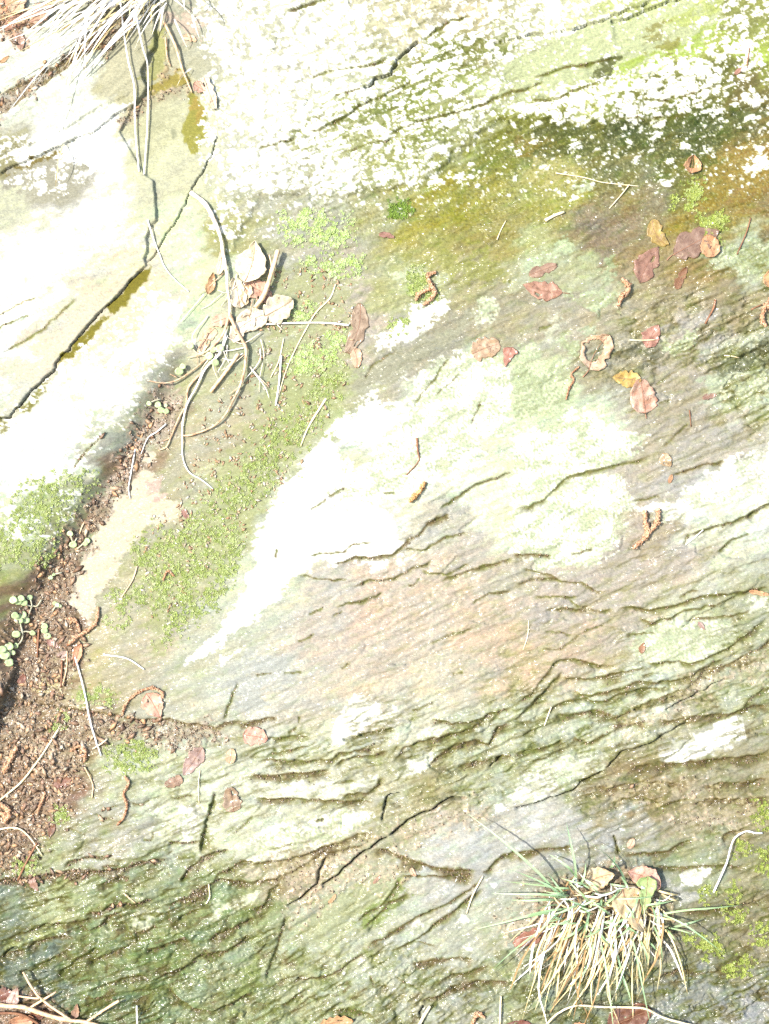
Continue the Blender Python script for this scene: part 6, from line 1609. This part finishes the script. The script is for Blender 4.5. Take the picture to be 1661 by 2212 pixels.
for (bx, by), (tx, ty), rise in BL:
    (x0, y0), (x1, y1) = T(11, [(bx, by), (tx, ty)])
    L_ = math.hypot(x1 - x0, y1 - y0)
    h0, h1 = gh(x0, y0), gh(x1, y1)
    sag = min(.12, 18 / L_)
    ox, oy = rg.uniform(-.05, .05) * L_, -sag * L_
    P = [(x0, y0, h0 - 3), (x0 * .7 + x1 * .3 + ox * .7, y0 * .7 + y1 * .3 + oy * .8, h0 + rise * .75), (x0 * .35 + x1 * .65 + ox, y0 * .35 + y1 * .65 + oy * .6, (h0 + h1) / 2 + rise * .9), (x1, y1, h1 + rise * .45)]
    part('grass_blade', blade_mesh(P, rg.uniform(3.4, 5.4), tb, M['green_blade'], nb), tuft)
    nb += 1
DR = [((270,1000),(62,1640)), ((340,1100),(100,1332)), ((480,1100),(222,1650)), ((560,1150),(482,1665)), ((700,1200),(622,1600)), ((780,1150),(762,1610)), ((900,1050),(872,1440)), ((960,1100),(1078,1372)), ((420,1050),(180,1658)), ((300,1050),(240,1500)), ((380,1000),(150,1240)),
      ((520,1180),(280,1580)), ((600,1150),(540,1560)), ((660,1180),(700,1658)), ((740,1160),(800,1500)), ((300,900),(-40,1050)), ((350,960),(20,1100)), ((860,1000),(920,1240)), ((940,1000),(1010,1000)), ((950,900),(1030,980)), ((960,810),(1060,850)), ((450,950),(130,1120))]
for i in range(130):
    u = rg.random()
    bx, by = 250 + 700 * u + rg.uniform(-40, 40), 860 + rg.uniform(-60, 240)
    L_ = rg.uniform(200, 640) * (1.0 if u < .6 else .8)
    ang = rg.gauss(28 - 22 * u, 13)
    DR.append(((bx, by), (bx - L_ * math.sin(math.radians(ang)), by + L_ * math.cos(math.radians(ang)))))
for i in range(60):
    bx, by = rg.uniform(330, 940), rg.uniform(740, 1060)
    a = rg.uniform(0, 6.28)
    L_ = rg.uniform(60, 220)
    DR.append(((bx, by), (bx + L_ * math.cos(a), by + .6 * L_ * math.sin(a))))
for (bx, by), (tx, ty) in DR:
    (x0, y0), (x1, y1) = T(11, [(bx, by), (tx, ty)])
    L_ = math.hypot(x1 - x0, y1 - y0)
    h0, h1 = gh(x0, y0), gh(x1, y1)
    rise = rg.uniform(14, 34)
    ox = rg.gauss(0, .09) * L_
    x1 += rg.gauss(0, .07) * L_
    P = [(x0, y0, h0 - 2), (x0 * .75 + x1 * .25 + ox * .9, y0 * .84 + y1 * .16, h0 + rise), (x0 * .4 + x1 * .6 + ox * 1.1, y0 * .45 + y1 * .55, (h0 + h1) / 2 + rise), (x0 * .12 + x1 * .88 + ox * .3, y0 * .14 + y1 * .86, h1 + rise * .6), (x1, y1, h1 + rg.uniform(3, 14))]
    m = rg.choice(('dry_blade', 'dry_blade', 'pale_blade', 'pale_blade', 'brown_blade', 'dry_blade'))
    part('grass_blade', blade_mesh(P, rg.uniform(2.4, 4.2), tb, M[m], nb), tuft)
    nb += 1
top, tb2 = thing('grass_tuft', 'bleached dry grass hanging over the rock at the top left', 'grass', TP(0, 1000, -60))
TB = [((1090,-20),(0,595)), ((1060,-30),(0,655)), ((960,120),(600,492)), ((1080,60),(880,372)), ((930,160),(500,572)), ((860,-20),(-20,150)), ((900,-20),(-20,232)), ((700,-40),(-20,180)), ((640,-40),(120,175)), ((1000,-30),(-20,330)), ((980,-20),(-20,455)), ((760,-20),(235,618)),
      ((800,20),(8,858)), ((640,-10),(370,1010)), ((560,-30),(-20,90)), ((470,-30),(-20,130)), ((1090,0),(1250,120)), ((1190,-20),(1210,100)), ((1300,-20),(1305,90)), ((1310,20),(1440,215)), ((1255,120),(1305,285)), ((1140,150),(1225,345)), ((1250,470),(1155,580)), ((970,20),(700,210)),
      ((1080,-20),(840,150)), ((630,-20),(625,330)), ((830,130),(520,560)), ((520,-30),(-20,262)), ((1090,20),(940,200)), ((620,60),(580,545)), ((700,60),(230,610)), ((430,958),(380,1255))]
for i in range(58):
    bx, by = rg.uniform(560, 1130), rg.uniform(-70, 30)
    ang = rg.gauss(52, 11)
    L_ = rg.uniform(250, 1050) * (bx / 1130)
    TB.append(((bx, by), (bx - L_ * math.sin(math.radians(ang)), by + L_ * math.cos(math.radians(ang)))))
for i in range(16):
    bx, by = rg.uniform(880, 1110), rg.uniform(-60, 60)
    ang = rg.gauss(18, 12)
    L_ = rg.uniform(90, 240)
    TB.append(((bx, by), (bx - L_ * math.sin(math.radians(ang)), by + L_ * math.cos(math.radians(ang)))))
for (bx, by), (tx, ty) in TB:
    (x0, y0), (x1, y1) = T(0, [(bx, by), (tx, ty)])
    L_ = math.hypot(x1 - x0, y1 - y0)
    h0, h1 = gh(x0, y0), gh(x1, y1)
    rise = rg.uniform(14, 34)
    ox = rg.uniform(-.03, .03) * L_
    P = [(x0, y0, h0 + 6), (x0 * .7 + x1 * .3 + ox, y0 * .72 + y1 * .28, h0 * .7 + h1 * .3 + rise), (x0 * .35 + x1 * .65 + ox, y0 * .37 + y1 * .63, h0 * .35 + h1 * .65 + rise), (x1, y1, h1 + rg.uniform(3, 14))]
    m = rg.choice(('pale_blade', 'pale_blade', 'pale_blade', 'pale_blade', 'pale_blade', 'dry_blade'))
    part('grass_blade', blade_mesh(P, rg.uniform(2.6, 4.4), tb2, M[m], nb, .15), top)
    nb += 1

# ------------------------------------------------------------------ round-leaved seedlings
def seedling(label, k, leaves, stems, r=25, lift=5):
    x0, y0 = TP(k, *stems[0][0]) if stems else TP(k, *leaves[0][:2])
    o, b = thing('seedling', label, 'seedling', (x0, y0), 'round-leaved seedlings in the litter')
    for i, st in enumerate(stems):
        pts = [(x, y, 2 + lift * .6) for x, y in T(k, st)]
        tube_part('stem', o, b, pts, 1.9, 1.6, M['seedling_stem'], 0, 6, .06, i)
    for i, q in enumerate(leaves):
        x, y = TP(k, q[0], q[1])
        rr = (q[2] if len(q) > 2 else r) * TS
        rs = random.Random(i * 7 + int(q[0]))
        rot = rs.uniform(0, 6.28)
        z0 = gh(x, y) + lift + rs.uniform(-1, 3)
        tx, ty = rs.uniform(-.25, .25), rs.uniform(-.25, .25)
        V = [(x, y, z0 - rr * .12)]
        for ring, f in ((0, .5), (1, .85), (2, 1.0)):
            for j in range(16):
                a = rot + 2 * math.pi * j / 16
                notch = 1 - .18 * math.exp(-((j if j < 8 else j - 16) / 1.0) ** 2)
                q_ = f * notch * (1 + .04 * math.sin(3 * a))
                dx, dy = rr * q_ * math.cos(a) * 1.06, rr * q_ * math.sin(a) * .94
                V.append((x + dx, y + dy, z0 + tx * dx + ty * dy + rr * (.10 * f * f - (.12 if ring == 2 else 0))))
        F = [(0, 1 + j, 1 + (j + 1) % 16) for j in range(16)]
        for ring in range(2):
            for j in range(16):
                p, n_ = 1 + ring * 16 + j, 1 + ring * 16 + (j + 1) % 16
                F.append((p, p + 16, n_ + 16, n_))
        part('leaf', mesh('leaf', V, F, M['seedling'], True, b), o)


seedling('large seedling with clusters of round green leaves at the left edge', 6, [(100,567,26),(147,557,22),(162,585,24),(128,578,24),(196,553,18),(108,668,24),(150,664,24),(165,700,24),(125,700,26),(105,790,26),(207,785,18),(58,870,28),(18,890,26),(30,926,32),(55,976,28),(95,868,20),(74,914,18)],
         [[(265,570),(235,612),(205,612),(180,680)], [(130,712),(142,800),(120,852),(60,890)], [(207,785),(160,775),(105,790)], [(60,890),(55,976)], [(196,553),(205,612),(160,590)], [(150,690),(180,680)]])
seedling('small seedling with three stacked leaves right of the large one', 6, [(285,741,22),(285,768,20),(304,804,22)], [[(270,720),(285,760),(304,804)]])
seedling('tiny pale seedling between the large one and the tan bare patch', 6, [(355,592,14),(372,602,16),(388,608,12)], [[(340,640),(360,610)]])
seedling('small seedling on the earth left of the tan bare patch', 6, [(460,140,20),(474,210,24),(566,186,20),(555,205,16)], [[(500,170),(475,200),(460,140)], [(500,240),(566,186)]])
seedling('little curled seedling in the litter between the slabs', 6, [(328,424,15),(350,405,10)], [[(400,392),(350,405),(328,424)]])
seedling('pale seedling with round leaves among the roots', 3, [(1240,590,22),(1390,612,20),(1430,604,26),(1362,655,28),(1400,696,24),(1168,752,26),(1190,722,20)], [[(1240,590),(1290,640),(1362,655)], [(1430,604),(1362,655),(1400,696)], [(1168,752),(1190,722),(1215,740)], [(1290,640),(1390,612)]], lift=10)
seedling('bleached little seedling on the earth left of the root tips', 3, [(1030,966,22),(1050,1000,22),(1082,1008,18),(975,960,16),(1078,970,12)], [[(975,960),(1010,940),(1050,930)], [(1030,966),(1050,1000),(1082,1008)]], lift=6)

# ------------------------------------------------------------------ moss
def scatter(polys, n, rs):
    """random places inside polygons, thinned by a patchy field"""
    out = []
    areas = []
    for p in polys:
        a = 0
        for (x1, y1), (x2, y2) in zip(p, p[1:] + p[:1]):
            a += x1 * y2 - x2 * y1
        areas.append(abs(a) / 2)
    tot = sum(areas)
    for p, a in zip(polys, areas):
        xs = [q[0] for q in p]
        ys = [q[1] for q in p]
        want = int(n * a / tot)
        got = np.zeros((0, 2))
        while len(got) < want:
            c = np.stack([rs.uniform(min(xs) - 8, max(xs) + 8, want * 3), rs.uniform(min(ys) - 8, max(ys) + 8, want * 3)], -1)
            wx = c[:, 0] + 14 * perlin(c[:, 0] / 30, c[:, 1] / 30, 71) + rs.normal(size=len(c)) * 11
            wy = c[:, 1] + 14 * perlin(c[:, 0] / 30, c[:, 1] / 30, 72) + rs.normal(size=len(c)) * 11
            keep = inside(p, wx, wy) & (rs.random(len(c)) < sstep(-.35, .45, fbm(c[:, 0] / 26, c[:, 1] / 26, 4, 74, .7)) * .95 + .05)
            got = np.vstack([got, c[keep]])
        out.append(got[:want])
    return np.vstack(out)


def moss(label, polys, n, tints, size=(3.2, 6.0), leaves=5, seed=1, flat=.35):
    rs = np.random.default_rng(seed)
    P = scatter(polys, n, rs)
    N = len(P)
    h = sample(H, P[:, 0], P[:, 1])
    sz = rs.uniform(size[0], size[1], N)
    V = np.zeros((N, leaves, 4, 3))
    a0 = rs.uniform(0, 2 * np.pi, N)
    tn = np.array(tints)
    col = np.minimum(.8, tn[rs.integers(len(tn), size=N)] * (.9 + .7 * rs.random((N, 1))))
    for k in range(leaves):
        a = a0 + 2 * np.pi * k / leaves + rs.normal(size=N) * .3
        up = flat + .5 * rs.random(N)
        d = np.stack([np.cos(a), np.sin(a), up], -1)
        s = np.stack([-np.sin(a), np.cos(a), np.zeros(N)], -1)
        c = np.stack([P[:, 0], P[:, 1], h + sz * .25], -1)
        V[:, k, 0] = c
        V[:, k, 1] = c + d * (sz * .55)[:, None] + s * (sz * .22)[:, None]
        V[:, k, 2] = c + d * sz[:, None] - np.array((0, 0, 1)) * (sz * .12)[:, None]
        V[:, k, 3] = c + d * (sz * .55)[:, None] - s * (sz * .22)[:, None]
    m = N * leaves
    F = np.arange(m * 4).reshape(m, 4)
    cols = np.repeat(col, leaves * 4, axis=0)
    x0, y0 = P.mean(0)
    base = Vector(rock_to_local(x0, y0, float(sample(H, x0, y0)[0])))
    o = link(bpy.data.objects.new('moss_patch', mesh('moss_patch', V.reshape(-1, 3), F, M['moss'], False, base, cols=cols)))
    place(o, base)
    o['kind'] = 'stuff'
    o['label'] = label
    o['category'] = 'moss'
    return o


MG = [alb(170, 182, 110), alb(184, 194, 130), alb(152, 166, 88), alb(196, 202, 154), alb(140, 150, 76)]
MY = [alb(164, 172, 84), alb(146, 156, 70), alb(180, 186, 108), alb(126, 138, 60)]
moss('feathery green moss spread along the gully beside the bleached rock', [
    T(6, [(1300,0),(1480,0),(1560,150),(1570,300),(1450,480),(1400,600),(1250,700),(1100,850),(1020,880),(1050,760),(1150,640),(950,600),(880,500),(950,380),(850,250),(950,130),(1100,120),(1250,100)]),
    T(4, [(560,650),(575,860),(480,900),(300,1200),(100,1450),(-60,1640),(-340,1640),(-200,1480),(0,1300),(60,1100),(280,1020),(350,900),(400,750)]),
    T(6, [(650,500),(900,500),(950,600),(800,640),(700,560)]), T(6, [(690,680),(830,660),(800,740),(700,730)])], 4300, MG, (2.2, 4.3), 5, 1)
moss('green moss strip with white lichen on the lower left slab', [T(3, [(130,1560),(320,1440),(600,1400),(640,1480),(480,1600),(400,1700),(120,1700)]), T(6, [(-40,60),(330,20),(400,150),(330,330),(200,350),(-40,340)])], 1300, MG, (2.2, 4.2), 5, 2)
moss('small green moss cushion below the earthy crack', [T(6, [(690,1500),(950,1490),(1010,1600),(850,1680),(690,1650)]), T(6, [(480,1130),(700,1160),(760,1250),(560,1230)])], 800, MG, (2.4, 4.2), 5, 3)
moss('pale feathery moss at the top of the mossy gully', [T(4, [(300,60),(420,10),(700,40),(690,130),(560,130),(330,100)]), T(4, [(200,330),(380,320),(360,420),(240,420)]), T(4, [(400,560),(560,480),(560,640),(300,760),(180,760),(250,640)]), T(1, [(150,1440),(340,1380),(480,1440),(640,1460),(640,1560),(480,1600),(200,1560)])], 2200, [alb(196, 216, 146), alb(176, 200, 110), alb(214, 226, 176)], (2.2, 4.2), 5, 4)
moss('green moss tuft beside the forked orange catkin', [T(4, [(1000,90),(1080,90),(1060,220),(1000,240)]), T(4, [(1060,240),(1170,250),(1130,290),(1060,290)]), T(4, [(860,470),(980,430),(900,500)])], 420, MG, (3.0, 5.0), 5, 5)
moss('bright green moss spot under the white lichen at upper centre', [T(1, [(870,1370),(930,1315),(1000,1350),(970,1410),(880,1410)])], 130, [alb(120, 146, 52), alb(104, 130, 40)], (3.0, 5.0), 5, 6)
moss('yellow green moss tufts on the slate at lower right', [T(11, [(1450,520),(1520,480),(1530,560),(1460,570)]), T(11, [(1590,560),(1640,500),(1720,520),(1720,700),(1600,640)]), T(11, [(1560,240),(1620,220),(1660,280),(1640,390),(1580,300)]), T(11, [(1390,760),(1450,740),(1450,860),(1400,840)]), T(11, [(1360,930),(1480,900),(1500,960),(1390,980)]),
     T(11, [(1220,1160),(1330,1150),(1350,1220),(1240,1230)]), T(11, [(1370,1240),(1480,1220),(1560,1270),(1520,1320),(1380,1330)]), T(11, [(1540,1060),(1661,1000),(1661,1100),(1560,1130)]), T(11, [(1180,820),(1300,780),(1260,860)]), T(11, [(1080,1080),(1300,1090),(1280,1140),(1100,1130)])], 1100, MY, (2.6, 5.2), 5, 7)
moss('pale green moss tufts beside the orange folded leaf', [T(2, [(1140,1190),(1210,1180),(1220,1290),(1140,1350),(1020,1350),(1080,1290),(1150,1250)]), T(2, [(1190,1460),(1310,1390),(1370,1400),(1330,1500),(1240,1520)]), T(2, [(1290,1520),(1340,1560),(1330,1620)])], 620, [alb(168, 176, 84), alb(180, 188, 120), alb(150, 162, 70)], (2.2, 4.2), 5, 8)
moss('small green moss sprigs at the edge of the leaf litter', [T(9, [(330,270),(430,260),(420,340),(350,340)]), T(9, [(90,600),(240,600),(220,680),(100,680)]), T(6, [(330,1350),(420,1300),(420,1400)])], 260, MG, (2.8, 4.8), 5, 9)

# ------------------------------------------------------------------ earth grains and litter crumbs
def crumbs(name, label, cat, weight, n, size, tints, material, flat, seed):
    rs = np.random.default_rng(seed)
    ok = (X > -60) & (X < FW + 60) & (Y > -60) & (Y < FH + 60)
    w = (weight * ok).ravel().astype(np.float64)
    pick = rs.choice(len(w), n, p=w / w.sum())
    x = X.ravel()[pick] + rs.uniform(-1.2, 1.2, n)
    y = Y.ravel()[pick] + rs.uniform(-1.2, 1.2, n)
    h = sample(H, x, y)
    s = size[0] + (size[1] - size[0]) * rs.random(n) ** 2.2
    el = rs.uniform(1.0, 3.2 if flat else 1.5, n)
    a = rs.uniform(0, 2 * np.pi, n)
    ax = np.stack([np.cos(a), np.sin(a), rs.normal(size=n) * .25], -1)
    ay = np.stack([-np.sin(a), np.cos(a), rs.normal(size=n) * .25], -1)
    az = np.array((0, 0, 1.0))
    c = np.stack([x, y, h + s * (.25 if flat else .3)], -1)
    tz = s * (.18 if flat else .7)
    V = np.stack([c + ax * (s * el)[:, None], c + ay * s[:, None] + az * (tz * .2)[:, None], c - ax * (s * el)[:, None], c - ay * s[:, None], c + az * tz[:, None] + ax * (s * .2)[:, None], c - az * tz[:, None]], 1)
    f = np.array([(0, 1, 4), (1, 2, 4), (2, 3, 4), (3, 0, 4), (1, 0, 5), (2, 1, 5), (3, 2, 5), (0, 3, 5)])
    F = (f[None] + 6 * np.arange(n)[:, None, None]).reshape(-1, 3)
    tn = np.array(tints)
    col = tn[rs.integers(len(tn), size=n)] * (.65 + .6 * rs.random((n, 1)))
    base = Vector(rock_to_local(FW * .2, FH * .65, 0))
    o = link(bpy.data.objects.new(name, mesh(name, V.reshape(-1, 3), F, material, False, base, cols=np.repeat(col, 6, 0))))
    place(o, base)
    o['kind'] = 'stuff'
    o['label'] = label
    o['category'] = cat


wsoil = np.clip(SOIL, 0, 1) ** 1.5 * (1 - LICH)
left = sstep(640, 380, X) * sstep(800, 1000, Y) * sstep(2000, 1900, Y) + .6 * sstep(420, 300, X) * sstep(300, 200, Y)
crumbs('earth_grains', 'dark wet earth grains lying in the cracks and gully', 'earth', wsoil * (.35 + left) * (GXA[None, :] > -60), 16000, (.9, 2.4), [alb(120, 96, 74), alb(150, 124, 96), alb(96, 76, 58), alb(176, 154, 126), alb(206, 196, 180)], M['grit'], False, 21)
crumbs('litter_crumbs', 'brown leaf and bark crumbs on the earth at left', 'litter', wsoil * (left * sstep(420, 300, X) + .004), 1900, (1.2, 6.5), [alb(176, 148, 122), alb(200, 172, 142), alb(146, 120, 98), alb(226, 208, 182), alb(160, 130, 110), alb(206, 164, 124), alb(136, 116, 98), alb(120, 104, 90)], M['bits'], True, 22)
mossy = np.zeros(X.shape, np.float32)
sl, sd = poly_field([(560,600),(740,560),(760,700),(740,830),(650,980),(540,1150),(420,1300),(330,1330),(300,1180),(420,1000),(460,880),(560,780)], 60, WX1, WY1)
mossy[sl] = sstep(-20, 20, sd)
crumbs('mossy_crumbs', 'pale straw and leaf crumbs scattered through the gully moss', 'litter', mossy * sstep(-.1, .5, midN), 1500, (1.2, 3.4), [alb(226, 208, 178), alb(204, 170, 134), alb(240, 232, 212), alb(176, 142, 108)], M['bits'], True, 23)
